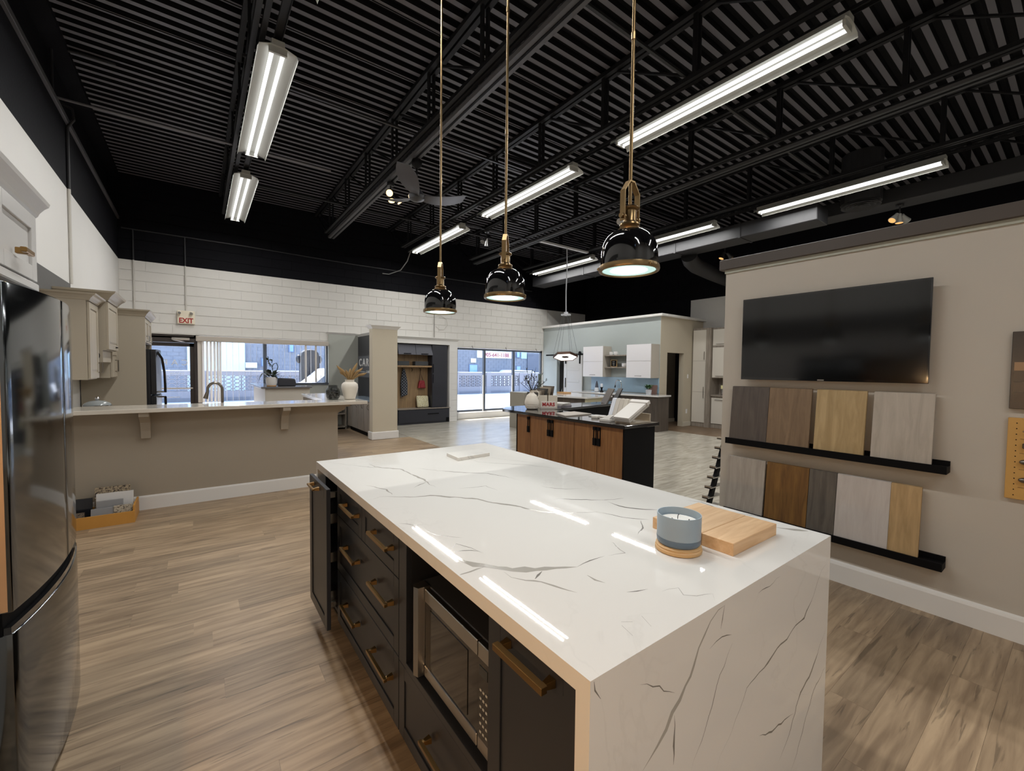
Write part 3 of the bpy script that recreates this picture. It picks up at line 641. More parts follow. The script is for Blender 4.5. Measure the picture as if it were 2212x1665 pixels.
# ================================================================ THE ISLAND
isl = thing('kitchen_island', 'charcoal kitchen island with white veined quartz waterfall top', 'kitchen island', (1.21, 1.69, 0))
X0, X1, Y0, Y1, ZT, TH = .588, 1.83, .54, 2.845, .915, .04
B().box(X0, X1, Y0, Y1, ZT-TH, ZT).build('countertop', quartz_w, isl)
ctop = isl.children[0]
lgn = B().box(X0, X1, Y0, Y0+.038, 0, ZT-TH).build('waterfall_leg', quartz_w, isl)
B().box(X0, X1, Y1-.038, Y1, 0, ZT-TH).build('waterfall_leg', quartz_w, isl)
VT=[(3,[(0.837,2.613),(0.837,2.504),(0.883,2.431),(0.940,2.363),(0.945,2.285),(0.945,2.175),(0.954,2.068),(0.938,1.962),(0.945,1.900)]),(1,[(0.639,2.798),(0.717,2.647),(0.813,2.501),(0.940,2.393)]),(1,[(1.021,2.351),(1.104,2.207),(1.213,2.078),(1.308,1.998),(1.347,1.881),(1.377,1.727)]),(3,[(0.592,1.902),(0.621,1.885),(0.664,1.903),(0.716,1.868),(0.771,1.819),(0.856,1.791),(0.922,1.721),(0.972,1.665),(1.011,1.624),(1.024,1.563),(1.059,1.505),(1.096,1.454),(1.107,1.398),(1.131,1.336),(1.192,1.270),(1.258,1.234),(1.325,1.197),(1.348,1.143)]),(3,[(0.668,2.130),(0.696,2.081),(0.708,2.030),(0.726,1.998),(0.719,1.903)]),(1,[(0.850,1.956),(0.897,1.990),(0.942,2.019)]),(1,[(1.018,1.821),(1.084,1.798),(1.156,1.784),(1.160,1.684)]),(1,[(1.402,2.403),(1.419,2.284),(1.498,2.177),(1.619,2.051),(1.699,1.902),(1.789,1.793)]),(1,[(1.544,2.386),(1.601,2.236),(1.671,2.118),(1.740,2.005)]),(2,[(1.389,1.636),(1.394,1.589),(1.451,1.520),(1.543,1.475)]),(2,[(1.288,1.432),(1.339,1.402),(1.392,1.354),(1.446,1.307),(1.505,1.278)]),(6,[(0.630,1.187),(0.640,1.154),(0.643,1.110),(0.657,1.075),(0.685,1.053),(0.708,1.024),(0.731,0.985),(0.764,0.962),(0.818,0.935),(0.871,0.907),(0.902,0.889)]),(2,[(0.902,0.889),(0.936,0.897),(0.996,0.897),(1.028,0.892)]),(3,[(0.705,0.989),(0.706,0.952),(0.728,0.916),(0.759,0.884),(0.769,0.846),(0.786,0.803),(0.798,0.785)]),(2,[(0.649,1.210),(0.690,1.244),(0.707,1.207),(0.717,1.162),(0.726,1.128)]),(1,[(0.652,1.195),(0.680,1.188),(0.724,1.148)]),(3,[(0.890,0.837),(0.887,0.804),(0.899,0.778)]),(1,[(0.653,1.414),(0.666,1.360),(0.692,1.320),(0.733,1.280)]),(3,[(0.592,1.045),(0.600,1.047),(0.654,1.047),(0.683,1.050)]),(1,[(0.603,1.533),(0.645,1.484),(0.684,1.465)]),(2,[(0.754,0.904),(0.776,0.917),(0.798,0.931)]),(2,[(1.462,1.294),(1.516,1.274),(1.575,1.262)]),(2,[(1.472,1.270),(1.461,1.196),(1.492,1.130),(1.519,1.102),(1.569,1.053)]),(2,[(1.333,1.179),(1.351,1.134),(1.367,1.080),(1.426,1.015)]),(2,[(1.780,1.078),(1.811,1.023),(1.790,0.941),(1.812,0.911)]),(2,[(1.797,0.848),(1.825,0.800),(1.825,0.753)]),(5,[(1.753,0.696),(1.765,0.664),(1.814,0.607)]),(1,[(1.038,0.887),(1.099,0.873),(1.128,0.945),(1.132,0.952)]),(1,[(0.987,0.662),(1.013,0.656),(1.038,0.644),(1.020,0.616),(1.040,0.590),(1.065,0.584),(1.086,0.575),(1.058,0.554)]),(1,[(0.908,0.712),(0.933,0.700),(0.966,0.689)]),(1,[(0.789,0.633),(0.811,0.618)]),(1,[(0.850,0.618),(0.833,0.579)]),(1,[(0.780,0.621),(0.766,0.583)]),(1,[(1.261,0.945),(1.330,0.975),(1.392,1.031)]),]
VF=[(4,[(1.084,0.901),(1.051,0.899),(1.016,0.882),(0.991,0.857),(0.966,0.833),(0.943,0.800),(0.913,0.762),(0.890,0.740),(0.861,0.723),(0.840,0.693),(0.805,0.676),(0.756,0.646)]),(2,[(1.084,0.901),(1.072,0.868),(1.065,0.845)]),(2,[(1.124,0.810),(1.074,0.822),(1.046,0.822),(1.015,0.815)]),(2,[(1.130,0.785),(1.107,0.759),(1.070,0.723),(1.045,0.679),(1.020,0.636),(1.004,0.610),(0.955,0.558),(0.948,0.537)]),(2,[(1.801,0.825),(1.748,0.812),(1.686,0.742),(1.610,0.688),(1.520,0.682),(1.478,0.666),(1.410,0.662),(1.372,0.653),(1.323,0.638),(1.264,0.629),(1.220,0.621),(1.179,0.580),(1.140,0.541),(1.083,0.498),(1.066,0.470)]),(2,[(1.825,0.583),(1.775,0.549),(1.696,0.471),(1.602,0.438),(1.560,0.386),(1.521,0.329),(1.454,0.283)]),(2,[(1.825,0.435),(1.721,0.392),(1.660,0.325),(1.589,0.235),(1.546,0.198)]),(2,[(1.552,0.390),(1.458,0.405),(1.391,0.408),(1.307,0.442)]),(1,[(1.412,0.886),(1.342,0.877),(1.270,0.874)]),(1,[(0.739,0.843),(0.807,0.807),(0.866,0.765)]),(2,[(0.869,0.714),(0.873,0.689),(0.870,0.596)]),(2,[(0.600,0.911),(0.600,0.892),(0.619,0.869)]),]

def ribbon(pts, wd, seed):
    rnd = random.Random(seed); P_ = [Vector(p) for p in pts]; q = []
    for a, b in zip(P_, P_[1:]):
        n = max(1, int((b-a).length/.022))
        for i in range(n): q.append(a.lerp(b, i/n))
    q.append(P_[-1]); L_ = []; R2 = []; n = len(q); wv = wd
    for i, p in enumerate(q):
        t_ = q[min(i+1, n-1)]-q[max(i-1, 0)]; t_.normalize(); nn = Vector((-t_.y, t_.x))
        wv = max(wd*.25, min(wd*1.7, wv*rnd.uniform(.72, 1.36))); e = min(1, 3*min(i+.15, n-1-i+.15)/n)
        p = p + nn*rnd.uniform(-.0035, .0035)
        L_.append(p+nn*wv*e*.5*rnd.uniform(.6, 1.4)); R2.append(p-nn*wv*e*.5*rnd.uniform(.6, 1.4))
    return L_, R2
WV = {1: .0022, 2: .0035, 3: .006, 4: .008, 5: .011, 6: .017}
for nm, mt, ks in (('veining', vein_m, (3, 4, 5, 6)), ('fine_veining', vein_d, (1, 2))):
    b = B(); c = B()
    for i, (k, pts) in enumerate(VT):
        if k in ks:
            l_, r2 = ribbon(pts, WV[k]*1.5, i); n = len(l_)
            b.add([(p.x, p.y, ZT+.00015) for p in l_+r2], [(j, j+1, n+j+1, n+j) for j in range(n-1)])
    for i, (k, pts) in enumerate(VF):
        if k in ks:
            l_, r2 = ribbon(pts, WV[k]*1.15, 100+i); n = len(l_)
            c.add([(p.x, Y0-.00015, p.y) for p in l_+r2], [(j, j+1, n+j+1, n+j) for j in range(n-1)])
    stuff(b.build(nm, mt, ctop)); stuff(c.build(nm, mt, lgn))
XF = .612      # cabinet front plane
B().box(X0+.08, X1-.02, Y0+.038, Y1-.038, 0, .09).build('toe_kick', black_mt, isl)
cb = B(); cb.box(XF+.02, X1-.012, Y0+.04, .93, .09, .87).box(XF+.02, X1-.012, 1.55, 2.45, .09, .87).box(XF+.02, X1-.012, .93, 1.55, .09, .40).box(1.15, X1-.012, .93, 1.55, .4, .87)
cb.box(XF+.02, XF+.6, 1.475, 1.55, .4, .87).box(XF+.02, X1-.012, 2.45, 2.466, .09, .87).box(1.2, X1-.012, 2.466, 2.8, .09, .87).box(XF+.02, 1.2, 2.79, 2.806, .09, .87).box(XF+.02, 1.2, 2.466, 2.79, .09, .11)
cb.box(XF+.02, 1.15, .93, 1.475, .835, .87)
cb.build('carcass', navy_in, isl)
def shaker(name, y0, y1, z0, z1, parent, x=XF, fr=.055, rec=.005, mat=navy, flat=False, th=.02):
    b = B()
    if flat: b.box(x, x+th, y0, y1, z0, z1)
    else:
        b.box(x, x+th, y0, y0+fr, z0, z1).box(x, x+th, y1-fr, y1, z0, z1).box(x, x+th, y0+fr, y1-fr, z0, z0+fr).box(x, x+th, y0+fr, y1-fr, z1-fr, z1).box(x+rec, x+th, y0+fr, y1-fr, z0+fr, z1-fr)
    return b.build(name, mat, parent, bevel=.0012)
def pull(parent, yc, zc, ln, x=XF, mat=brass, vertical=False, r=.0065, st=.034):
    b = B()
    if vertical: b.box(x-st-r, x-st+r, yc-r, yc+r, zc-ln/2, zc+ln/2); [b.box(x-st, x, yc-r, yc+r, zc+s*(ln/2-.012)-.006, zc+s*(ln/2-.012)+.006) for s in (-1, 1)]
    else:
        b.box(x-st-r, x-st+r, yc-ln/2, yc+ln/2, zc-r, zc+r)
        for s in (-1, 1): b.hexa([(x-st, yc+s*(ln/2-.012)-.005, zc-.006), (x, yc+s*(ln/2-.012)-.011, zc-.010), (x, yc+s*(ln/2-.012)+.011, zc-.010), (x-st, yc+s*(ln/2-.012)+.005, zc-.006), (x-st, yc+s*(ln/2-.012)-.005, zc+.006), (x, yc+s*(ln/2-.012)-.011, zc+.010), (x, yc+s*(ln/2-.012)+.011, zc+.010), (x-st, yc+s*(ln/2-.012)+.005, zc+.006)])
    return b.build('handle', mat, parent, bevel=.001)
for (y0, y1, z0, z1, hs) in ((2.013, 2.447, .692, .866, (2.155,)), (1.553, 2.010, .692, .866, (1.71,)), (1.553, 2.447, .387, .688, (2.145, 1.71)), (1.553, 2.447, .092, .383, (2.145, 1.715))):
    d = shaker('drawer', y0, y1, z0, z1, isl, fr=.05)
    for h in hs: pull(d, h, {.866: .795, .688: .575, .383: .272}[z1], .225)
d = shaker('drawer', .935, 1.547, .092, .375, isl, fr=.05); pull(d, 1.17, .262, .225)
d = shaker('door', .583, .925, .092, .866, isl, fr=.055); pull(d, .752, .825, .185, r=.0085)
B().box(XF, XF+.02, 1.478, 1.547, .378, .866).build('stile', navy, isl, bevel=.001)
B().box(XF-.002, 1.15, .93, 1.478, .378, .405).build('niche_shelf', navy, isl, bevel=.001)
# pull-out spice door standing ajar
pdr = shaker('pull_out_door', 2.325, 2.735, .122, .868, isl, x=.528, fr=.055); pull(pdr, 2.555, .835, .15, x=.528, r=.0055, st=.03)
wr_m = P('pullout_wire', '#c9c9c6', .25, 1)
for z_ in (.18, .4, .62):
    b = B(); b.box(.548, 1.15, 2.50, 2.505, z_, z_+.06).box(.548, 1.15, 2.745, 2.75, z_, z_+.06).box(.548, 1.15, 2.5, 2.75, z_, z_+.006)
    b.build('basket_shelf', wr_m, pdr)
for z_ in (.16, .78): B().box(.548, 1.1, 2.47, 2.49, z_, z_+.03).build('slide_rail', wr_m, pdr)
B().box(X1-.012, X1-.002, Y0+.04, Y1-.04, 0, ZT-TH).build('back_panel', navy, isl)
# microwave
t = thing('microwave', 'stainless microwave standing in the open niche of the island', 'microwave', (.85, 1.2, .405))
mx = .626
B().box(mx+.02, 1.1, .94, 1.415, .418, .735).build('case', P('microwave_case', '#2c2c2e', .4), t, bevel=.004)
dr = B().box(mx, mx+.02, 1.005, 1.35, .425, .462).build('door_rail', steel, t, bevel=.002)
B().box(mx, mx+.02, 1.005, 1.35, .69, .735).build('door_rail', steel, t, bevel=.002)
B().box(mx+.004, mx+.02, 1.005, 1.35, .462, .69).build('door_glass', black_gl, t)
B().box(mx+.002, mx+.005, 1.06, 1.315, .478, .674).build('window', P('microwave_window', '#1a1714', .06, coat=.3), dr)
B().prism([(mx-.022, 1.355), (mx-.03, 1.375), (mx-.022, 1.395), (mx+.02, 1.4), (mx+.02, 1.352)], 'z', .425, .74).build('handle', steel, t, smooth=True)
cp = B().box(mx+.001, mx+.02, .943, 1.0, .462, .69).build('control_panel', black_gl, t)
B().box(mx, mx+.02, .943, 1.0, .69, .735).build('panel_trim', steel, t, bevel=.002); B().box(mx, mx+.02, .943, 1.0, .425, .462).build('panel_trim', steel, t, bevel=.002)
pr_m = P('panel_print', '#b8b6b0', .5)
for i in range(6):
    for j in range(3): B().box(mx-.0002, mx+.002, .950+.015*j, .958+.015*j, .48+.024*i, .486+.024*i).build('button', pr_m, cp)
B().box(mx-.0002, mx+.002, .95, .992, .645, .672).build('display', P('panel_display', '#2b3033', .2), cp)
for y_ in (.97, 1.38): B().box(.66, .7, y_-.02, y_+.02, .405, .418).build('foot', black_mt, t)
# things on the island
t = thing('jar_candle', 'frosted blue-grey glass jar candle with three wicks on a wooden base', 'candle', (1.268, .79, .915))
B().lathe(1.268, .79, [(.069, .915), (.073, .918), (.073, .926), (.069, .930), (.071, .934), (.066, .938)], 40).build('wooden_base', P('candle_wood', '#c6a373', .45, var=.08, vscale=20), t, smooth=True)
B().lathe(1.268, .79, [(.062, .939), (.067, .945), (.068, .96), (.0685, 1.035), (.066, 1.035), (.065, .955), (.0, .952)], 40, close=False).build('glass_jar', P('frosted_blue_glass', '#9fb1bf', .4, trans=.25, var=.05), t, smooth=True)
B().lathe(1.268, .79, [(.0625, .9385), (.0676, .945), (.0687, .958), (.0684, .962)], 40, close=False).build('jar_foot', P('jar_foot_blue', '#56687a', .3), t, smooth=True)
wx = B().lathe(1.268, .79, [(.0652, .95), (.0652, 1.008), (.06, 1.012), (.05, 1.006), (.0, 1.005)], 32, close=False).build('wax', P('white_wax', '#f1eee8', .4), t, smooth=True)
for k in range(3):
    a = R_(40+120*k); x, y = 1.268+.03*math.cos(a), .79+.03*math.sin(a)
    B().tube([(x, y, 1.0), (x, y, 1.014), (x+.004, y, 1.021), (x+.008, y, 1.019)], .0012, 5).build('wick', black_mt, wx)
t = thing('cutting_board', 'thick pale beech cutting board beside the candle', 'cutting board', (1.515, .81, .915))
for (y0, y1) in ((.656, .7625), (.7635, .955)):
    n = 1
    for k in range(n):
        B().box(1.36, 1.67, y0+(y1-y0)*k/n+.0002, y0+(y1-y0)*(k+1)/n-.0002, .915, .957).build('stave', beech, t, bevel=.0015)
tag(B().hexa([(1.325,2.37,.915),(1.585,2.40,.915),(1.592,2.56,.915),(1.338,2.55,.915),(1.325,2.37,.936),(1.585,2.40,.936),(1.592,2.56,.936),(1.338,2.55,.936)]).build('quartz_sample', quartz('sample_quartz', '#d9d6d0', '#8f8b86', .6, .25), bevel=.001), 'small white veined stone sample slab at the far end of the island', 'stone sample')

# ================================================================ LEFT KITCHEN RUN
t = thing('refrigerator', 'black stainless french-door refrigerator with curved doors at the left edge', 'refrigerator', (-.8, 2.37, 0))
FY0, FY1 = 1.945, 2.80
B().box(-1.16, -.535, FY0+.012, FY1-.012, .03, 1.735).build('cabinet_body', fridge_side, t, bevel=.006)
def bow(y): return -.468+.042*(1-((y-(FY0+FY1)/2)/((FY1-FY0)/2))**2)
def door_poly(a, b, n=14, inset=0):
    return [(bow(a+(b-a)*i/n)-inset, a+(b-a)*i/n) for i in range(n+1)] + [(-.53, b), (-.53, a)]
ymid = 2.40
for a, b in ((FY0, ymid-.006), (ymid+.006, FY1)):
    d = B().prism(door_poly(a, b), 'z', .735, 1.75).build('door', dark_steel, t, bevel=.004, seg=2, smooth=True)
    B().box(-.6, -.5, (a if a == FY0 else b-.08), (a+.08 if a == FY0 else b), 1.75, 1.762).build('hinge_cover', black_mt, d)
B().box(-.528, -.478, FY0-.0015, FY0, .74, 1.745).build('edge_reflection', fridge_side, t)  # added plate whose tan paints warm light onto the door side
B().prism([(bow(FY0+(FY1-FY0)*i/14)-.022, FY0+(FY1-FY0)*i/14) for i in range(15)] + [(-.53, FY1), (-.53, FY0)], 'z', .665, .737).build('handle_recess', black_mt, t)
B().prism([(bow(FY0+(FY1-FY0)*i/14)-.004, FY0+(FY1-FY0)*i/14) for i in range(15)] + [(bow(FY0+(FY1-FY0)*i/14)-.02, FY0+(FY1-FY0)*i/14) for i in range(14, -1, -1)], 'z', .668, .69).build('handle_lip', black_gl, t)
B().prism(door_poly(FY0, FY1), 'z', .05, .668).build('freezer_drawer', dark_steel, t, bevel=.004, seg=2, smooth=True)
B().box(-.53, -.5, ymid-.006, ymid+.006, .735, 1.74).build('door_gasket', black_mt, t)
B().box(-1.1, -.5, FY0+.03, FY1-.03, 0, .05).build('base_grille', black_mt, t)
sd = B().box(-.6, -.5, ymid-.01, ymid+.03, 1.752, 1.765)
# cabinet over the refrigerator
def shaker_x(name, y0, y1, z0, z1, parent, x, mat, fr=.05, th=.02, rec=.009, raised=False):
    b = B(); b.box(x-th, x, y0, y0+fr, z0, z1).box(x-th, x, y1-fr, y1, z0, z1).box(x-th, x, y0+fr, y1-fr, z0, z0+fr).box(x-th, x, y0+fr, y1-fr, z1-fr, z1).box(x-th, x-rec, y0+fr, y1-fr, z0+fr, z1-fr)
    if raised: b.hexa([(x-rec,y0+fr+.01,z0+fr+.01),(x-rec,y1-fr-.01,z0+fr+.01),(x-rec,y1-fr-.01,z1-fr-.01),(x-rec,y0+fr+.01,z1-fr-.01),(x-.002,y0+fr+.03,z0+fr+.03),(x-.002,y1-fr-.03,z0+fr+.03),(x-.002,y1-fr-.03,z1-fr-.03),(x-.002,y0+fr+.03,z1-fr-.03)])
    return b.build(name, mat, parent, bevel=.0015)
def crown_x(xb, x, y0, y1, z0, z1, out, ret0=True, ret1=True):
    b = B(); n = 5
    pr = [(0, 0), (.15, .12), (.25, .3), (.6, .62), (.9, .8), (1, 1)]
    for (o0, h0), (o1, h1) in zip(pr, pr[1:]):
        a0 = out*o0; a1 = out*o1; za = z0+(z1-z0)*h0; zb = z0+(z1-z0)*h1
        b.hexa([(xb,y0-a0*ret0,za),(x+a0,y0-a0*ret0,za),(x+a0,y1+a0*ret1,za),(xb,y1+a0*ret1,za),(xb,y0-a1*ret0,zb),(x+a1,y0-a1*ret0,zb),(x+a1,y1+a1*ret1,zb),(xb,y1+a1*ret1,zb)])
    return b
t = thing('over_fridge_cabinet', 'white shaker wall cabinet with crown moulding above the refrigerator', 'cabinet', (-.8, 1.9, 1.765))
B().box(-1.19, -.49, 1.45, 2.335, 1.79, 2.045).build('body', white_lac, t)
B().box(-1.19, -.47, 1.45, 2.335, 1.765, 1.795).build('light_rail', white_lac, t, bevel=.004)
for a, b in ((1.925, 2.315), (1.5, 1.905)):
    d = shaker_x('door', a, b, 1.80, 2.035, t, -.47, white_lac, fr=.052)
    hb = B().box(-.47, -.44, (a+b)/2-.045, (a+b)/2-.025, 1.858, 1.878).box(-.452, -.436, (a+b)/2-.075, (a+b)/2+.01, 1.86, 1.876).build('handle', brass, d, bevel=.002)
crown_x(-1.19, -.475, 1.45, 2.345, 2.04, 2.105, .032, False, True).build('crown', white_lac, t)
# greige wall cabinets on the left wall
t = thing('wall_cabinet', 'greige raised-panel wall cabinet with crown, nearest of the left wall cabinets', 'cabinet', (-1.0, 6.1, 1.35))
B().box(-1.19, -.872, 5.87, 6.345, 1.35, 2.16).build('body', greige_lac, t)
d = shaker_x('door', 5.885, 6.335, 1.36, 2.12, t, -.85, greige_lac, raised=True, fr=.06)
B().tube([(-.85, 6.30, 1.52), (-.82, 6.305, 1.52), (-.82, 6.305, 1.42), (-.85, 6.30, 1.42)], .007, 6).build('handle', nickel, d)
crown_x(-1.19, -.852, 5.87, 6.345, 2.13, 2.2, .06).build('crown', greige_lac, t)
t = thing('hood_cabinet', 'deeper greige cabinet with tall crown standing taller than its neighbours on the left wall', 'cabinet', (-1.0, 6.75, 1.66))
B().box(-1.19, -.80, 6.42, 7.12, 1.66, 2.22).build('body', greige_lac, t)
d = shaker_x('door', 6.43, 7.11, 1.67, 2.19, t, -.78, greige_lac, raised=True, fr=.06)
B().box(-.78, -.765, 6.9, 6.98, 1.70, 1.712).build('handle', black_mt, d)
crown_x(-1.19, -.782, 6.42, 7.12, 2.2, 2.3, .075).build('crown', greige_lac, t)
B().box(-1.19, -.83, 6.42, 6.95, 1.53, 1.66).build('vent_panel', greige_lac, t)
for k in range(3): B().lathe(-.90-.06*k, 0, [(.016, 0), (.026, 0), (.026, .006), (.016, .006), (.016, 0)], 14, close=False).rot((0, 0, 0), 'X', R_(90)).build('vent_ring', black_mt, t) if False else B().tube([(-.88-.065*k+.024*math.cos(R_(a)), 6.415, 1.60+.04*math.sin(R_(a))) for a in range(0, 361, 30)], .004, 5).build('vent_ring', black_mt, t)
t = thing('wall_cabinet', 'small greige cabinet with square ring pull tucked under the hood cabinet', 'cabinet', (-1.0, 7.3, 1.34))
B().box(-1.19, -.86, 7.13, 7.56, 1.34, 1.68).build('body', greige_lac, t)
d = shaker_x('door', 7.14, 7.55, 1.35, 1.67, t, -.838, greige_lac, fr=.05)
B().tube([(-.838, 7.35, 1.56), (-.81, 7.35, 1.56), (-.81, 7.35, 1.42), (-.838, 7.35, 1.42)], .007, 6).build('handle', nickel, d)
t = thing('pantry_panel', 'tall greige end panel enclosing the black refrigerator', 'cabinet', (-.88, 7.6, 0))
B().box(-1.19, -.56, 7.58, 7.62, 0, 2.16).build('side_panel', greige_lac, t)
B().box(-1.19, -.56, 8.52, 8.56, 0, 2.16).build('side_panel', greige_lac, t)
B().box(-1.19, -.58, 7.62, 8.52, 1.8, 2.16).build('bridge_cabinet', greige_lac, t)
for a, b in ((7.63, 8.06), (8.08, 8.51)):
    d = shaker_x('door', a, b, 1.81, 2.14, t, -.56, greige_lac, fr=.055)
    B().tube([(-.56, a+.1, 1.9), (-.53, a+.1, 1.9), (-.53, a+.1, 1.83), (-.56, a+.1, 1.83)], .007, 6).build('handle', chrome, d)
crown_x(-1.19, -.56, 7.58, 8.56, 2.15, 2.24, .06).build('crown', greige_lac, t)
t = thing('refrigerator', 'black refrigerator with curved handle beside the glass exit door', 'refrigerator', (-.8, 8.07, 0))
bf = P('black_appliance', '#1b1c20', .3, bump=.06, bscale=120)
B().box(-1.15, -.52, 7.68, 8.46, .02, 1.72).build('cabinet_body', bf, t, bevel=.006)
for z0, z1 in ((.1, 1.08), (1.1, 1.72)):
    d = B().prism([(-.52, 7.68), (-.46, 7.68), (-.435, 7.85), (-.43, 8.07), (-.435, 8.29), (-.46, 8.46), (-.52, 8.46)], 'z', z0, z1).build('door', bf, t, bevel=.005, smooth=True)
    zz = [(z1-.03, .0), (z1-.12, .05), (z1-.32, .075), (z1-.5, .08), (z1-.6, .08)] if z0 > 1 else [(z1-.02, .08), (z1-.25, .085), (z1-.5, .06), (z1-.6, 0)]
    B().tube([(-.45+b, 7.78, a) for a, b in zz], .016, 8).build('handle', black_gl, d, smooth=True)
    B().cyl((-.45, 7.78, 1.13 if z0 > 1 else 1.06), (-.36, 7.78, 1.13 if z0 > 1 else 1.06), .011, n=8).build('handle_post', chrome, d)
# stove dish and lower counter behind the bar
tag(B().box(-1.19, -.58, 5.93, 7.57, .0, .92).build('base_cabinet_run', greige_lac, bevel=.004), 'greige base cabinet run along the left wall behind the bar', 'cabinet')
tag(B().box(-.5, 1.3, 5.94, 6.55, 0, .92).build('sink_counter', greige_lac, bevel=.004), 'greige sink counter hidden behind the raised bar', 'counter')
t = thing('serving_dish', 'round glass-lidded silver serving dish behind the bar at the left', 'dish', (-.95, 6.9, .92))
B().lathe(-.95, 6.9, [(.1, .92), (.125, .95), (.128, 1.025), (.122, 1.028)], 28).build('pan', chrome, t, smooth=True)
B().lathe(-.95, 6.9, [(.126, 1.03), (.115, 1.05), (.07, 1.075), (.012, 1.085)], 28).build('lid', P('lid_glass', '#bfc4c4', .1, trans=.5), t, smooth=True)
B().ball((-.95, 6.9, 1.105), .022, 12, 8).build('knob', chrome, t, smooth=True)
t = thing('faucet', 'brushed nickel gooseneck faucet with pull-down head behind the bar', 'faucet', (.243, 6.35, .92))
arc = [(.243, 6.35, .93), (.243, 6.35, 1.2)] + [(.243-.073+.073*math.cos(R_(a)), 6.35, 1.215+.08*math.sin(R_(a))) for a in range(10, 171, 16)] + [(.096, 6.35, 1.19)]
B().tube(arc, .0155, 12).build('spout', nickel, t, smooth=True)
B().tube([(.097, 6.35, 1.195), (.09, 6.35, 1.17), (.082, 6.35, 1.14), (.073, 6.35, 1.105)], [.014, .019, .022, .026], 12).build('spray_head', nickel, t, smooth=True)
B().lathe(.243, 6.35, [(.03, .92), (.028, .935), (.018, .945)], 14).build('base', nickel, t)
# bar counter
t = thing('bar_counter', 'long pale raised bar counter on a taupe half wall with corbels', 'bar counter', (.3, 5.8, 1.03))
B().prism([(-1.19, 5.5), (1.77, 5.56), (1.77, 7.54), (1.34, 7.54), (1.34, 6.07), (-1.19, 6.07)], 'z', 1.032, 1.072).build('slab', bar_top, t, bevel=.003)
for xc in (-.435, .835):
    b = B(); b.prism([(5.8, 1.03), (5.55, 1.03), (5.55, .99), (5.60, .97), (5.68, .92), (5.72, .83), (5.735, .75), (5.8, .745)], 'x', xc-.04, xc+.04)
    b.build('corbel', taupe_wall, t, bevel=.002)
B().prism([(1.46, 1.03), (1.64, 1.03), (1.62, .99), (1.56, .985), (1.55, .95), (1.50, .93), (1.46, .90)], 'y', 5.81, 5.88).build('corbel', taupe_wall, t, bevel=.002)
t = thing('vase', 'cream ceramic vase of dried pampas plumes on the bar corner', 'vase', (1.655, 5.95, 1.072))
cer = P('cream_ceramic', '#d9d2c6', .45, bump=.05, bscale=60)
B().lathe(1.655, 5.95, [(.055, 1.072), (.07, 1.08), (.095, 1.17), (.108, 1.23), (.103, 1.275), (.08, 1.30), (.058, 1.308), (.058, 1.33), (.065, 1.338), (.055, 1.338), (.05, 1.30)], 32).build('body', cer, t, smooth=True)
plm = P('dried_plume', '#9a7d52', .8, bump=.6, bscale=160, var=.2, vscale=40)
for k, (dx, dy, dz) in enumerate(((-.17, 0, .20), (-.12, .05, .12), (-.06, -.03, .14), (.02, .04, .16), (.07, -.04, .2), (.11, .03, .24), (.17, -.02, .17), (.24, .03, .10), (.13, .06, .13), (-.02, .06, .10))):
    p0 = Vector((1.655, 5.95, 1.33)); d = Vector((dx, dy, dz)); mid = p0+d*.5+Vector((0, 0, .02))
    B().tube([p0-Vector((0, 0, .05)), p0+d*.2, mid, p0+d*.8, p0+d], [.003, .010, .021, .017, .002], 7).build('plume', plm, t, smooth=True)
t = thing('glass_jar', 'round glass jar filled with dark stones on the bar', 'jar', (1.44, 5.95, 1.072))
B().lathe(1.44, 5.95, [(.06, 1.074), (.085, 1.11), (.092, 1.17), (.085, 1.21), (.06, 1.24), (.06, 1.262), (.066, 1.265), (.056, 1.262), (.056, 1.238), (.08, 1.208), (.087, 1.17), (.08, 1.112), (.05, 1.08)], 28).build('glass', smoke, t, smooth=True)
st = P('dark_pebble', '#2f2e2d', .5, var=.3, vscale=30)
for k in range(46):
    a = random.uniform(0, 6.28); zz = random.uniform(1.092, 1.185); r0 = random.uniform(.3, 1)**.5*(.062 if zz > 1.1 else .05)
    B().ball((1.44+r0*math.cos(a), 5.95+r0*math.sin(a), zz), random.uniform(.012, .018), 7, 5, sz=.7).build('stone', st, t)
# sample tray on the floor
t = thing('sample_crate', 'low plywood crate of stone samples on the floor by the half wall', 'crate', (-.7, 5.52, 0))
ply = P('plywood_yellow', '#c08a3e', .55, var=.08, vscale=9)
for args in ((-1.0, -.5, 5.38, 5.395, .01, .11), (-1.0, -.5, 5.735, 5.75, .01, .11), (-1.0, -.985, 5.395, 5.735, .01, .11), (-.515, -.5, 5.395, 5.735, .01, .16), (-1.0, -.5, 5.38, 5.75, 0, .01)):
    B().box(*args).build('board', ply, t)
sg = [speckle('granite_brown', ['#3b342e', '#8c7d68', '#b5a489', '#5c5045'], 55), speckle('granite_tan', ['#5a5147', '#9d927f', '#b9ae9b', '#7b7163'], 60), P('grey_stone', '#8b8b8c', .3, var=.06), quartz('white_sample', '#d5d3d0', '#97938f', .6, .2), P('black_stone', '#1d1f24', .15), speckle('granite_dark', ['#231f1c', '#5e5044', '#7a6a58', '#39312a'], 70)]
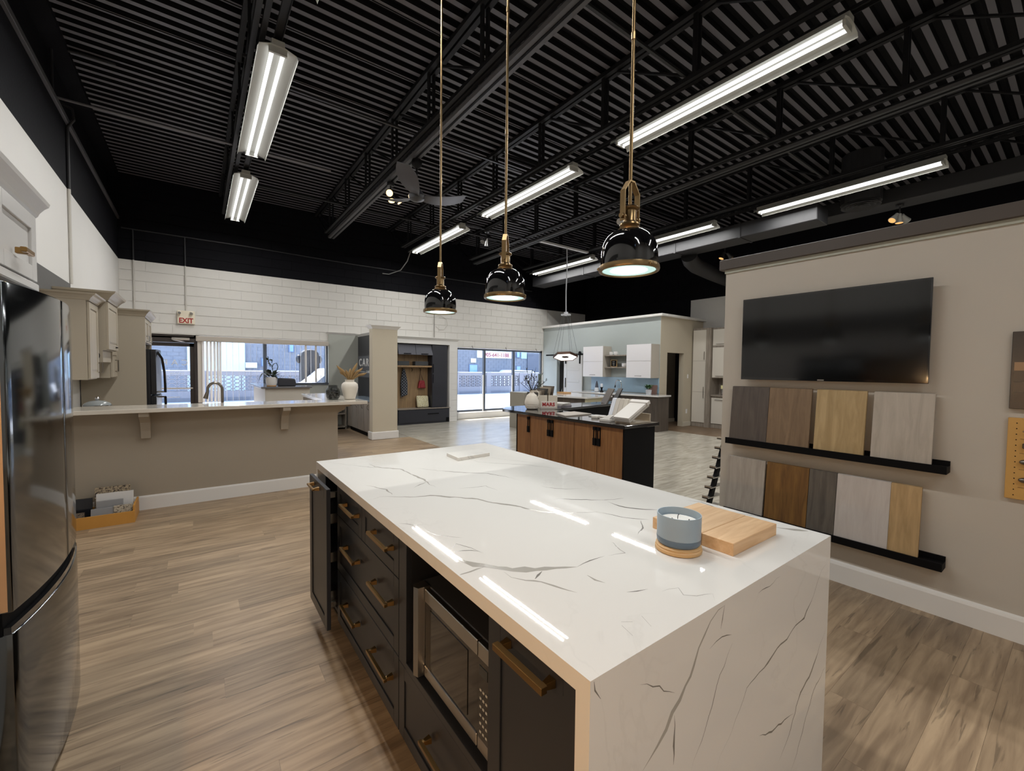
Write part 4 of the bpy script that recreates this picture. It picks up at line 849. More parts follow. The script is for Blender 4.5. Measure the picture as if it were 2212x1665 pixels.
for k, (x0, x1, y, h, mi, lb) in enumerate(((-.82, -.56, 5.68, .30, 0, 'brown speckled granite sample, tallest at the back of the crate'), (-.80, -.53, 5.60, .255, 3, 'white veined quartz sample standing in the crate'), (-.975, -.83, 5.63, .22, 4, 'black stone sample at the left back of the crate'), (-.82, -.66, 5.47, .145, 2, 'grey stone sample at the front of the crate'), (-.66, -.525, 5.46, .155, 1, 'tan speckled granite sample at the front right of the crate'), (-.98, -.86, 5.45, .13, 5, 'dark speckled granite sample at the front left of the crate'), (-.79, -.6, 5.53, .2, 2, 'grey veined stone sample in the middle of the crate'))):
    tag(B().hexa([(x0,y,.012),(x1,y,.012),(x1,y+.02,.012),(x0,y+.02,.012),(x0,y+.03,h),(x1,y+.03,h),(x1,y+.05,h),(x0,y+.05,h)]).build('stone_sample', sg[mi], bevel=.001), lb, 'stone sample', 'stone samples in the crate')

# ================================================================ RECEPTION
t = thing('reception_desk', 'grey reception desk with dark raised ledge in front of the blinds', 'desk', (1.35, 9.9, 0))
B().box(1.0, 1.76, 9.04, 9.14, 0, 1.095).box(1.0, 1.08, 9.14, 11.0, 0, 1.095).build('body', P('desk_greige', '#c6c1b7', .5), t, bevel=.003)
B().prism([(.93, 8.98), (1.79, 8.98), (1.79, 9.32), (1.18, 9.32), (1.18, 11.05), (.93, 11.05)], 'z', 1.096, 1.13).build('ledge', P('desk_ledge', '#6b6a6c', .2, coat=.3), t, bevel=.003)
B().box(1.08, 2.5, 9.7, 10.4, .70, .74).build('worktop', P('desk_work', '#8a8783', .4), t)
t = thing('potted_plant', 'leafy trailing plant in a white pot on the reception ledge', 'plant', (1.115, 9.13, 1.13))
B().lathe(1.115, 9.13, [(.075, 1.13), (.08, 1.135), (.08, 1.155)], 24).build('saucer_band', P('pot_tan', '#b98d5c', .5), t)
B().lathe(1.115, 9.13, [(.08, 1.155), (.094, 1.2), (.098, 1.3), (.09, 1.305), (.085, 1.28)], 24).build('pot', P('pot_white', '#dcdad8', .4), t, smooth=True)
lf = P('dark_leaf', '#2d3a2a', .4, var=.2, vscale=20)
def leaf(parent, base, tip, wd, mat, name='leaf', droop=.0):
    b0 = Vector(base); t0 = Vector(tip); d = t0-b0; side = d.cross(Vector((0, 0, 1)))
    side = side.normalized() if side.length > 1e-4 else Vector((1, 0, 0)); vs = []; N = 6
    for i in range(N+1):
        q = i/N; p = b0+d*q+Vector((0, 0, droop*math.sin(q*math.pi))); ww = wd*math.sin(math.pi*(q*.9+.06))
        vs += [p-side*ww, p+Vector((0, 0, -.15*ww)), p+side*ww]
    fs = []
    for i in range(N): o_ = 3*i; fs += [(o_, o_+1, o_+4, o_+3), (o_+1, o_+2, o_+5, o_+4)]
    top = [Vector(v)+Vector((0, 0, .0012)) for v in vs]; n = len(vs)
    fs += [tuple(n+i for i in f[::-1]) for f in fs]
    return B().add(vs+top, fs).build(name, mat, parent, smooth=True)
rnd = random.Random(5)
for k in range(26):
    a = rnd.uniform(0, 6.28); r0 = rnd.uniform(.02, .07); L_ = rnd.uniform(.07, .14); z0 = 1.3+rnd.uniform(0, .08)
    b0 = (1.115+r0*math.cos(a), 9.13+r0*math.sin(a), z0); leaf(t, b0, (b0[0]+L_*math.cos(a), b0[1]+L_*math.sin(a)*.8, z0+rnd.uniform(-.06, .1)), .035, lf, droop=.02)
leaf(t, (1.03, 9.1, 1.33), (.905, 9.08, 1.24), .045, lf, droop=.09)
for pts in ([(1.13, 9.13, 1.3), (1.14, 9.12, 1.42), (1.12, 9.12, 1.52), (1.09, 9.12, 1.56), (1.06, 9.12, 1.6), (1.1, 9.12, 1.64), (1.13, 9.12, 1.62), (1.12, 9.12, 1.57)], [(1.14, 9.13, 1.3), (1.2, 9.13, 1.42), (1.225, 9.13, 1.5), (1.2, 9.13, 1.57), (1.15, 9.13, 1.55), (1.13, 9.13, 1.5)], [(1.1, 9.13, 1.5), (1.07, 9.12, 1.6), (1.06, 9.12, 1.69)]):
    B().tube(pts, .007, 6).build('stem', lf, t, smooth=True)
for p in ((1.08, 9.12, 1.57), (1.12, 9.12, 1.64), (1.05, 9.12, 1.62), (1.13, 9.12, 1.47), (1.10, 9.12, 1.44)): leaf(t, p, (p[0]+rnd.uniform(-.06, .06), p[1]-.02, p[2]+rnd.uniform(-.05, .05)), .02, lf)
tag(B().prism([(1.22, 1.131), (1.53, 1.131), (1.53, 1.20), (1.51, 1.275), (1.24, 1.29), (1.22, 1.24)], 'y', 9.1, 9.28).build('desk_monitor', P('dark_plastic', '#2c2c33', .5), bevel=.02, seg=2), 'low dark box-shaped device beside the potted plant on the reception ledge', 'device')
# blinds
t = thing('vertical_blinds', 'white vertical blinds with fabric valance on the reception window', 'blinds', (1.28, 11.1, 2.0))
bl_m = P('blind_fabric', '#d5cec4', .7, trans=0)
bl_v = P('blind_valance', '#b7aea3', .7, var=.03)
B().box(-.02, 2.585, 11.05, 11.16, 2.015, 2.125).build('valance', bl_v, t, bevel=.015, seg=2)
sl = B().box(-.044, .044, -.0012, .0012, 0, 1).mesh('slat'); L = wloc(t)
xs = [.05, .10, .17, .235, .30, .355, .40] + [.51+.112*k for k in range(19)]
for k, x in enumerate(xs):
    zb = .73 if x < 1.2 else 1.135
    ang = 62 if k < 7 else (84 if not (1.9 < x < 2.35) else (50 if k % 2 else 84))
    if k == 0: ang = 8
    inst(sl, 'slat', bl_m, t, (x-L[0], 11.11-L[1], zb-L[2]), (1, 1, 2.02-zb), (0, 0, R_(ang)))
# sign wall content: dark panel sign with lettering, grey oak cabinets, book shelf
t = thing('sign_board', 'grey sign board with large white lettering on the dark wall behind the pillar', 'sign', (3.3, 10.2, 1.3))
B().box(3.285, 3.309, 9.2, 11.02, 1.27, 1.79).build('board', P('sign_grey', '#5d6066', .5), t)
text('lettering', 'CAR', .26, P('sign_white', '#e8e8e6', .5), t, (3.283, 10.98, 1.62), (R_(90), 0, R_(-90)), .003, align='LEFT', sx=1.25, bold=.004, space=1.35)
text('lettering', 'CABI', .085, MATS['sign_white'], t, (3.283, 10.42, 1.40), (R_(90), 0, R_(-90)), .003, align='LEFT', sx=1.2, space=1.2)
B().box(3.281, 3.286, 10.5, 10.95, 1.395, 1.405).build('rule', MATS['sign_white'], t)
t = thing('low_cabinet', 'grey oak low cabinets with wavy pulls under the sign wall', 'cabinet', (3.1, 10, 0))
B().box(2.95, 3.31, 9.06, 10.72, .1, .78).build('body', grey_wood, t)
B().box(3.0, 3.31, 9.06, 10.72, 0, .1).build('toe_kick', black_mt, t)
for k in range(4):
    a = 9.08+k*.41; d = B().box(2.932, 2.95, a, a+.4, .11, .765).build('door', grey_wood, t, bevel=.001)
    B().tube([(2.93, a+.06, .72), (2.905, a+.06, .70), (2.90, a+.07, .66), (2.905, a+.06, .62), (2.93, a+.06, .60)], .006, 6).build('handle', nickel, d)
B().box(2.93, 3.31, 9.06, 10.74, .78, .805).build('top', P('grey_top', '#9fb0bf', .15), t)
t = thing('book_shelf', 'low open bookshelf under the reception window', 'shelf', (2.55, 10.95, 0))
for z_ in (.04, .36, .68): B().box(2.0, 2.92, 10.8, 11.14, z_, z_+.025).build('shelf', grey_wood, t)
for x in (2.0, 2.9): B().box(x, x+.025, 10.8, 11.14, 0, .70).build('side', grey_wood, t)
for k, (c, h) in enumerate((('#2b2c30', .24), ('#e2e0dc', .27), ('#3c4a55', .22))):
    tag(B().box(2.62+k*.06, 2.66+k*.06, 10.85, 11.05, .386, .386+h).build('book', P('book_%d' % k, c, .6), bevel=.002), ('black', 'white', 'slate blue')[k]+' book standing on the low shelf by the reception', 'book', 'books on the low shelf')

# ================================================================ MUDROOM UNIT
t = thing('mudroom_bench', 'charcoal mudroom bench unit with oak back panel, shelf and tall locker', 'hall unit', (4.97, 10.95, 0))
B().box(4.2, 5.71, 10.74, 11.09, .0, .40).build('bench_base', black_door, t)
d = B().box(4.22, 5.70, 10.722, 10.74, .05, .385).build('drawer_front', black_door, t, bevel=.002)
B().box(5.05, 5.37, 10.705, 10.722, .255, .275).build('handle', black_mt, d)
B().box(5.6, 5.7, 10.718, 10.724, .03, .14).build('floor_vent', black_mt, t)
B().box(4.2, 5.73, 10.715, 11.09, .40, .42).build('bench_top', grey_wood, t, bevel=.002)
B().box(4.2, 5.22, 11.07, 11.095, .42, 2.15).build('back_panel', oak_lt, t)
B().box(4.2, 5.22, 10.80, 11.07, 1.53, 1.575).build('shelf', oak_lt, t, bevel=.003)
B().box(5.20, 5.66, 10.8, 11.09, .42, 2.15).build('locker_body', black_door, t)
for a in ((5.205, 5.655),):
    d = B().box(a[0], a[1], 10.78, 10.8, .425, 2.145).build('locker_door', black_door, t, bevel=.002)
    for z0 in (1.38, 1.1): B().box(5.225, 5.235, 10.765, 10.78, z0, z0+.24).build('handle', black_mt, d)
B().box(4.2, 5.2, 10.86, 11.07, 1.90, 2.15).build('upper_body', black_door, t)
dm = P('upper_door_grey', '#53545c', .4)
for a, b in ((4.235, 4.72), (4.73, 5.21)):
    d = B().hexa([(a,10.76,1.865),(b,10.76,1.865),(b,10.78,1.86),(a,10.78,1.86),(a,10.84,2.14),(b,10.84,2.14),(b,10.86,2.135),(a,10.86,2.135)]).build('lift_door', dm, t)
    B().box((a+b)/2-.1, (a+b)/2+.1, 10.745, 10.762, 1.885, 1.90).build('handle', black_mt, d)
for x in (4.45, 4.72, 4.965): B().tube([(x, 11.07, 1.50), (x, 11.03, 1.49), (x, 11.02, 1.45), (x, 11.045, 1.42)], .008, 6).build('coat_hook', black_mt, t)
for k, (a, b, lb) in enumerate(((4.25, 4.57, 'left'), (4.74, 5.12, 'right'))):
    tag(B().box(a, b, 10.86, 11.05, 1.576, 1.69).build('storage_box', P('box_dark_%d' % k, '#3b3e40', .7, var=.1), bevel=.006), 'dark fabric storage box on the mudroom shelf, %s one' % lb, 'box', 'storage boxes on the mudroom shelf')
# plaid shirt
def plaid():
    m_, tt, b = nmat('plaid_cloth'); b.inputs['Roughness'].default_value = .9; tc = nd(tt, 'ShaderNodeTexCoord')
    ck = nd(tt, 'ShaderNodeTexChecker'); ck.inputs['Scale'].default_value = 26; ck.inputs[1].default_value = hx('#14161d'); ck.inputs[2].default_value = hx('#63666e')
    tt.links.new(tc.outputs['Object'], ck.inputs['Vector']); tt.links.new(ck.outputs[0], b.inputs['Base Color']); return m_
sh = B(); vs = []; N = 10
for i in range(N+1):
    q = i/N; z_ = 1.48-.70*q; wd = .03+.075*min(1, q*1.6); cx = 4.47+.02*q
    for k in range(8):
        a = 2*math.pi*k/8; vs.append((cx+wd*math.cos(a)*(1+.12*math.sin(5*q+k*1.7)), 11.0+.032*math.sin(a), z_-(.05 if (i == N and k in (3, 4, 5)) else 0)))
fs = [(i*8+k, i*8+(k+1) % 8, (i+1)*8+(k+1) % 8, (i+1)*8+k) for i in range(N) for k in range(8)] + [tuple(range(8))[::-1], tuple(N*8+k for k in range(8))]
tag(sh.add(vs, fs).build('shirt', plaid(), smooth=True), 'black and grey plaid shirt hanging on the left coat hook', 'shirt')
t = thing('handbag', 'red leather handbag hanging on the right coat hook', 'handbag', (4.99, 11.02, .95))
red = P('red_leather', '#8e2a30', .45)
B().prism([(4.88, .955), (5.11, .95), (5.08, 1.10), (5.06, 1.17), (4.93, 1.17), (4.905, 1.10)], 'y', 10.98, 11.06).build('body', red, t, bevel=.015, seg=2)
B().box(4.945, 5.06, 10.965, 10.985, .97, 1.09).build('pocket', red, t, bevel=.006)
B().tube([(4.93, 11.02, 1.15), (4.945, 11.02, 1.24), (4.965, 11.03, 1.43), (5.0, 11.02, 1.26), (5.05, 11.02, 1.15)], .007, 6).build('strap', P('strap_dark', '#3b1d1d', .5), t)
t = tag(B().box(-.175, .175, -.045, .045, 0, .33).build('throw_pillow', speckle('pillow_print', ['#e3dcc0', '#bdb384', '#e8e2ca', '#5f5836'], 42, .9), bevel=.05, seg=3, smooth=True), 'cream and olive patterned throw pillow on the mudroom bench', 'pillow')
t.location = (5.0, 10.93, .424); t.rotation_euler = (R_(-12), 0, 0)

# ================================================================ FAR BLUE KITCHEN
hd_m = nickel
def face_x(name, x, y0, y1, z0, z1, mat, parent, th=.018): return B().box(x-th, x, y0, y1, z0, z1).build(name, mat, parent, bevel=.0015)
for (y0, y1, lb) in ((8.2, 8.955, 'nearer the barn door'), (6.615, 7.37, 'at the beige wall corner')):
    t = thing('wall_cabinet', 'white gloss lift-door wall cabinet on the blue wall, '+lb, 'cabinet', (9.37, (y0+y1)/2, 1.32), group='white gloss wall cabinets')
    B().box(9.2, 9.548, y0, y1, 1.32, 2.185).build('body', P('cab_side_'+lb[:2], '#b6afa4', .4), t)
    for z0, z1 in ((1.32, 1.75), (1.756, 2.185)):
        d = face_x('door', 9.2, y0, y1, z0, z1, gloss_white, t)
        if z0 < 1.4: B().tube([(9.182, (y0+y1)/2-.1, 1.37), (9.16, (y0+y1)/2-.09, 1.37), (9.16, (y0+y1)/2+.09, 1.37), (9.182, (y0+y1)/2+.1, 1.37)], .005, 6).build('handle', hd_m, d)
for z_, lb in ((1.93, 'upper'), (1.60, 'lower')):
    tag(B().box(9.26, 9.549, 7.372, 8.198, z_-.03, z_).build('floating_shelf', grey_wood, bevel=.002), lb+' grey floating shelf between the white wall cabinets', 'shelf', 'floating shelves')
wc = P('white_china', '#ebeaea', .2)
def mug(x, y, z, r, h, lb, name='cup', grp='crockery on the floating shelves', hand=True):
    t = thing(name, lb, name, (x, y, z), group=grp)
    B().lathe(x, y, [(r*.7, z), (r*.95, z+h*.2), (r, z+h), (r*.9, z+h), (r*.82, z+h*.25), (0, z+h*.15)], 16, close=False).build('body', wc, t, smooth=True)
    if hand: B().tube([(x, y-r*.9, z+h*.8), (x, y-r*1.5, z+h*.7), (x, y-r*1.5, z+h*.35), (x, y-r*.9, z+h*.2)], .005, 5).build('handle', wc, t)
mug(9.36, 8.05, 1.93, .05, .09, 'white cup on the upper shelf, left of two'); mug(9.36, 7.89, 1.93, .055, .095, 'white cup on the upper shelf, right of two')
mug(9.40, 7.50, 1.93, .035, .17, 'tall white tumbler on the upper shelf, left of two', 'tumbler', hand=False); mug(9.40, 7.43, 1.93, .035, .165, 'tall white tumbler on the upper shelf, right of two', 'tumbler', hand=False)
mug(9.46, 7.67, 1.60, .07, .10, 'wide white bowl on the lower shelf, left of two', 'bowl', hand=False); mug(9.34, 7.56, 1.60, .07, .10, 'wide white bowl on the lower shelf, right of two', 'bowl', hand=False)
mug(9.38, 7.42, 1.60, .06, .19, 'white pitcher on the lower shelf by the right cabinet', 'pitcher')
t = thing('letter_board', 'small black letter board in a wooden frame on the lower shelf', 'sign', (9.36, 7.95, 1.60))
fr_m = P('frame_oak', '#a58a5e', .5)
B().box(9.35, 9.37, 7.83, 8.05, 1.602, 1.80).build('frame', fr_m, t); B().box(9.346, 9.352, 7.85, 8.03, 1.62, 1.782).build('board', black_mt, t)
for k, zz in enumerate((1.745, 1.70, 1.655)): B().box(9.344, 9.347, 7.90+.005*k, 7.985-.008*k, zz-.006, zz+.006).build('lettering', P('letter_white_%d' % k, '#b9b7b0', .5), t)
tag(B().box(9.535, 9.549, 6.61, 8.95, .92, 1.315).build('backsplash', P('glass_blue', '#9fb9cc', .12, coat=.5), bevel=.002), 'pale blue glass backsplash behind the far sink', 'backsplash')
t = thing('sink_counter', 'far white kitchen counter with sink along the blue wall', 'counter', (9.1, 7.5, 0))
ctq = P('pale_quartz', '#d4d2d0', .12, coat=.3)
B().prism([(8.6, 8.6), (9.0, 6.25), (9.545, 6.25), (9.545, 8.9), (8.6, 8.9)], 'z', .862, .90).build('top', ctq, t, bevel=.003)
dkw = wood('dark_grey_laminate', '#3f3832', '#5b5148', .45, 'z', 16, 1, .02)
B().prism([(8.92, 7.2), (9.05, 6.3), (9.53, 6.3), (9.53, 8.85), (8.92, 8.85)], 'z', 0, .862).build('body', dkw, t)
t = thing('faucet', 'chrome gooseneck faucet at the far blue kitchen sink', 'faucet', (9.3, 7.62, .90))
B().tube([(9.3, 7.62, .905), (9.3, 7.62, 1.14)] + [(9.3-.01, 7.62+.10-.10*math.cos(R_(a)), 1.14+.10*math.sin(R_(a))) for a in range(15, 181, 20)] + [(9.29, 7.825, 1.06)], .013, 10).build('spout', chrome, t, smooth=True)
B().tube([(9.29, 7.82, 1.10), (9.29, 7.83, 1.03)], [.016, .02], 10).build('spray_head', P('faucet_black', '#26282c', .3), t)
B().lathe(9.3, 7.62, [(.03, .90), (.03, .92), (.018, .925)], 12).build('base', chrome, t)
t = thing('soap_bottle', 'dark cone-shaped bottle with white label on the far counter', 'bottle', (9.05, 8.28, .90))
B().lathe(9.05, 8.28, [(.06, .90), (.065, .93), (.035, 1.12), (.012, 1.2), (.0, 1.205)], 16, close=False).build('body', P('bottle_dark', '#3a3d48', .3), t, smooth=True)
B().lathe(9.05, 8.28, [(.062, .91), (.066, .93), (.052, 1.02)], 16, close=False).build('label', P('bottle_label', '#cfd3d8', .5), t, smooth=True)
t = thing('candle_holder', 'white pillar candle on a black turned holder on the far counter', 'candle holder', (9.12, 8.16, .90))
B().lathe(9.12, 8.16, [(.055, .90), (.05, .92), (.02, .95), (.03, .985), (.02, 1.0), (.045, 1.025), (.045, 1.035)], 16).build('holder', black_mt, t, smooth=True)
B().lathe(9.12, 8.16, [(.034, 1.035), (.034, 1.13), (.0, 1.132)], 16, close=False).build('candle', P('candle_white', '#dfe3ea', .5), t, smooth=True)
t = thing('potted_plant', 'small leafy green plant in a pale pot on the far counter', 'plant', (9.08, 6.58, .90))
B().lathe(9.08, 6.58, [(.06, .90), (.075, 1.03), (.065, 1.03), (.06, 1.0)], 18).build('pot', P('pot_grey', '#c3c6cc', .4), t, smooth=True)
gl = P('green_leaf', '#2f5a2c', .5, var=.3, vscale=25)
for k in range(40):
    a = rnd.uniform(0, 6.28); e = rnd.uniform(.0, 1.3); L_ = rnd.uniform(.06, .13); b0 = (9.08+.03*math.cos(a), 6.58+.03*math.sin(a), 1.04+rnd.uniform(0, .07))
    leaf(t, b0, (b0[0]+L_*math.cos(a)*math.cos(e), b0[1]+L_*math.sin(a)*math.cos(e), b0[2]+L_*math.sin(e)*.8), .022, gl)
t = tag(B().box(-.13, .13, -.012, .012, 0, .24).build('tray_board', P('board_brown', '#6d5249', .5, var=.1), bevel=.004), 'brown square board leaning behind the small green plant', 'board')
t.location = (9.42, 6.72, .902); t.rotation_euler = (R_(8), 0, R_(90))
# tall larder cabinets beside the beige wall
t = thing('larder_cabinet', 'tall white larder cabinet with grey oak frame beside the doorway', 'cabinet', (11.25, 6.32, 0))
B().box(11.02, 11.53, 6.06, 6.58, .0, 2.67).build('frame', grey_wood, t)
ivory = P('ivory_gloss', '#d4cec3', .28, coat=.2)
for z0, z1, hz in ((.12, .945, None), (.95, 1.785, (.95, .30)), (1.79, 2.62, (1.93, .22))):
    d = face_x('door', 11.02, 6.19, 6.565, z0, z1, ivory, t)
    if z0 > .5: B().box(10.975, 10.985, 6.225, 6.235, hz[0]-.11 if z0 > 1.5 else .78, hz[0]+.11 if z0 > 1.5 else 1.09).build('handle', nickel, d)
B().box(10.985, 11.02, 6.06, 6.185, .0, 2.665).build('stile', grey_wood, t)
t = thing('larder_cabinet', 'tall white and grey oak hutch with open niche beside the TV wall end', 'cabinet', (11.3, 5.5, 0))
B().box(11.08, 11.53, 4.9, 6.055, 0, .85).box(11.08, 11.53, 4.9, 6.055, 1.33, 2.665).box(11.45, 11.53, 4.9, 6.055, .85, 1.33).build('frame', grey_wood, t)
for z0, z1 in ((.12, .80), (1.345, 2.14), (2.19, 2.62)):
    for a, b in ((5.48, 6.04), (4.91, 5.47)):
        d = face_x('door', 11.08, a, b, z0, z1, ivory, t); B().box(11.035, 11.045, a+.1, b-.1, (z0+.035 if z0 > 1 else z1-.05), (z0+.045 if z0 > 1 else z1-.04)).build('handle', nickel, d)
B().box(11.04, 11.45, 4.9, 6.06, .85, .885).build('counter', grey_wood, t)
for k, (y, h) in enumerate(((5.83, .16), (5.71, .20))):
    q = thing('candle_holder', ('shorter', 'taller')[k]+' cream candle on a silver stand in the hutch niche', 'candle holder', (11.2, y, .885), group='candles in the hutch niche')
    B().lathe(11.2, y, [(.04, .885), (.012, .90), (.012, .885+h), (.035, .89+h)], 12).build('stand', chrome, q, smooth=True); B().lathe(11.2, y, [(.032, .89+h), (.032, .98+h), (.0, .98+h)], 12, close=False).build('candle', P('candle_cream_%d' % k, '#e6dfa8', .5), q)
tag(B().box(10.80, 10.84, 6.585, 6.6, 1.31, 1.42).build('thermostat', wc, bevel=.004), 'small white thermostat on the beige wall', 'thermostat')
tag(B().box(10.77, 10.84, 6.592, 6.6, .35, .47).build('wall_outlet', wc, bevel=.002), 'white wall outlet low on the beige wall', 'outlet')
# peninsula
t = thing('peninsula_counter', 'far kitchen peninsula with pale top and dark grey side panel', 'counter', (7.0, 7.2, 0))
B().prism([(6.38, 7.62), (6.72, 6.42), (7.75, 6.6), (7.75, 7.85), (6.9, 8.0)], 'z', .885, .92).build('top', ctq, t, bevel=.003)
B().prism([(6.45, 7.55), (6.75, 6.5), (7.6, 6.7), (7.6, 7.75), (6.95, 7.9)], 'z', 0, .885).build('body', dkw, t)
B().prism([(6.742, 6.5), (6.752, 6.46), (7.6, 6.66), (7.6, 6.70)], 'z', .0, .88).build('end_panel', P('panel_cream', '#b9b295', .5), t)
tag(B().box(6.55, 7.0, 8.4, 9.0, .0, .92).build('side_cabinet', P('taupe_cab', '#9b9588', .5), bevel=.004), 'small taupe cabinet below the far window beside the white jug', 'cabinet')
t = thing('decanter_tray', 'wooden tray with a clear glass decanter on the far peninsula', 'tray', (7.3, 7.75, .92))
B().box(7.2, 7.42, 7.62, 7.90, .92, .955).build('tray', P('tray_wood', '#b58a56', .5), t, bevel=.004)
B().lathe(7.31, 7.76, [(.055, .957), (.065, .98), (.06, 1.04), (.018, 1.07), (.016, 1.11), (.028, 1.12), (.022, 1.15), (.0, 1.15)], 18, close=False).build('decanter', glass, t, smooth=True)
# hexagon chandelier
t = thing('hexagon_chandelier', 'hexagonal lit chandelier on thin wires above the far kitchen', 'chandelier', (7.2, 7.62, 1.8))
cop = P('copper_dark', '#4a3328', .4, .6)
AXH = Vector((-.73, .69, 0)); CH = Vector((7.2, 7.62, 1.83))
def hp(r, z, k):
    p = Vector((r*math.cos(R_(60*k+8)), r*math.sin(R_(60*k+8)), z-1.83)); return tuple(CH + Matrix.Rotation(R_(17), 3, AXH) @ p)
hxr = lambda r, z: [hp(r, z, k) for k in range(6)]
for k in range(6):
    a, b = hxr(.30, 1.80), hxr(.30, 1.86); j = (k+1) % 6
    B().hexa([a[k], a[j], hxr(.285, 1.80)[j], hxr(.285, 1.80)[k], b[k], b[j], hxr(.285, 1.86)[j], hxr(.285, 1.86)[k]]).build('rim_bar', cop, t)
    p1, p2 = hxr(.284, 1.812), hxr(.10, 1.812); q1, q2 = hxr(.284, 1.825), hxr(.10, 1.825)
    B().hexa([p1[k], p1[j], p2[j], p2[k], q1[k], q1[j], q2[j], q2[k]]).build('light_panel', emis('chandelier_glow', (1, .93, .86), 3.0) if k == 0 else bpy.data.materials['chandelier_glow'], t)
    B().cyl(b[k], (7.2+.08*math.cos(R_(60*k+8)), 7.62+.08*math.sin(R_(60*k+8)), 2.83), .003, n=5).build('wire', P('wire_dark', '#5d6062', .4) if k == 0 else MATS['wire_dark'], t)
hb = [hp(.1, 1.815, k) for k in range(6)] + [hp(.1, 1.83, k) for k in range(6)]
B().add(hb, [(5,4,3,2,1,0), (6,7,8,9,10,11)] + [(k, (k+1) % 6, 6+(k+1) % 6, 6+k) for k in range(6)]).build('hub', cop, t)
B().lathe(7.2, 7.62, [(.11, 2.82), (.12, 2.83), (.12, 2.845), (.05, 2.86), (.05, 2.9), (.02, 2.9)], 20).build('canopy', P('canopy_white', '#c9cbd0', .3), t, smooth=True)
B().tube([(7.2, 7.62, 2.88), (7.19, 7.62, 3.4), (7.21, 7.62, 3.9), (7.2, 7.62, 4.42)], .014, 8).build('cord', P('cord_white', '#b9bbc0', .5), t)
tag(B().box(6.2, 7.9, 7.58, 7.66, 4.42, 4.46).build('support_rail', P('rail_white', '#c6c6c6', .4)), 'white strut holding the chandelier cord between ceiling strips', 'rail')

# ================================================================ BLACK-TOPPED TEAK ISLAND
t = thing('display_island', 'teak-fronted display island with glossy black angled countertop', 'island', (4.2, 4.2, 0))
B().prism([(3.715, 5.29), (3.715, 2.99), (4.345, 2.99), (4.345, 4.83), (6.2, 5.2), (6.6, 5.6), (4.0, 5.62)], 'z', .862, .90).build('countertop', black_gran, t, bevel=.004)
B().box(3.78, 4.28, 3.03, 4.97, .0, .862).build('body', black_door, t)
B().prism([(4.28, 4.97), (4.28, 4.88), (6.18, 5.25), (6.4, 5.52), (4.2, 5.5)], 'z', 0, .862).build('return_body', black_mt, t)
B().box(3.755, 4.30, 3.02, 3.04, 0, .862).build('end_panel', black_mt, t)
B().box(3.755, 4.28, 4.97, 4.985, 0, .862).build('end_panel', black_mt, t)
for (a, b, hy) in ((4.664, 4.968, 4.70), (4.236, 4.660, 4.27), (3.802, 4.232, 4.205), (3.421, 3.798, 3.452), (3.045, 3.417, 3.39)):
    d = B().box(3.76, 3.78, a+.001, b-.001, .09, .858).build('door', teak, t, bevel=.001)
    hb = B().box(3.742, 3.76, hy-.024, hy+.024, .80, .838).box(3.742, 3.76, hy-.024, hy+.024, .62, .705).box(3.752, 3.76, hy-.024, hy-.014, .70, .81).box(3.752, 3.76, hy+.014, hy+.024, .70, .81)
    hb.build('handle', black_mt, d)
B().box(3.80, 4.28, 3.06, 4.96, .0, .09).build('toe_kick', black_mt, t)
# things on it
t = thing('jug_vase', 'white ribbed ceramic jug with dark twigs on the black counter', 'vase', (4.09, 5.05, .90))
prof = [(.06, .90), (.075, .905)]
for k in range(9):
    q = k/8; r = .085+.025*math.sin(q*math.pi*.9+.35); prof += [(r, .92+.17*q), (r-.003, .928+.17*q)]
prof += [(.075, 1.115), (.045, 1.135), (.032, 1.15), (.034, 1.185), (.04, 1.19), (.028, 1.188), (.025, 1.14)]
B().lathe(4.09, 5.05, prof, 28).build('body', cer, t, smooth=True)
B().tube([(4.12, 5.045, 1.17), (4.17, 5.03, 1.175), (4.20, 5.02, 1.15), (4.205, 5.02, 1.11), (4.185, 5.025, 1.07)], .011, 8).build('handle', cer, t, smooth=True)
tw = P('dark_twig', '#2e2f26', .7, var=.2, vscale=30)
for k in range(17):
    a = -.95+2.15*k/16+rnd.uniform(-.12, .12); L_ = rnd.uniform(.24, .42); dy = rnd.uniform(-.14, .14)
    dx, dz = math.sin(a)*L_, math.cos(a)*L_
    p0 = Vector((4.09, 5.05, 1.15)); p1 = p0+Vector((dx*.5+rnd.uniform(-.02, .02), dy*.5, dz*.55)); p2 = p0+Vector((dx, dy, dz))
    br_ = B().tube([p0, p1, p2], [.0045, .0035, .0015], 5).build('twig', tw, t)
    for j in range(4):
        q = p1.lerp(p2, j/4); s = 1 if j % 2 else -1
        leaf(br_, q, q+Vector((s*rnd.uniform(.015, .035), rnd.uniform(-.02, .02), rnd.uniform(.025, .05))), .007, tw)
t = thing('name_sign', 'small white block sign with red capital letters on the black counter', 'sign', (4.34, 4.95, .90), R_(-33))
B().box(-.125, .125, -.02, .03, .0, .02).build('base', P('sign_base', '#a9a29a', .4), t, local=True)
B().box(-.115, .115, -.006, .012, .02, .115).build('block', P('sign_block', '#d8d2cc', .5), t, local=True, bevel=.002)
o = text('lettering', 'MARS', .072, P('mars_red', '#a3282c', .5), None, (0, 0, 0), RX, .002, sx=1.0, bold=.003, space=1.12); o.parent = t; o.location = (0, -.008, .067)
t = thing('door_sample_box', 'pair of cream door samples standing behind the red-lettered sign', 'sample', (4.42, 5.06, .90), R_(-33))
for a, b in ((-.15, -.01), (.01, .15)): B().box(a, b, -.01, .012, 0, .2).build('panel', P('sample_cream', '#cfc8ba', .5) if a < 0 else MATS['sample_cream'], t, local=True, bevel=.002)
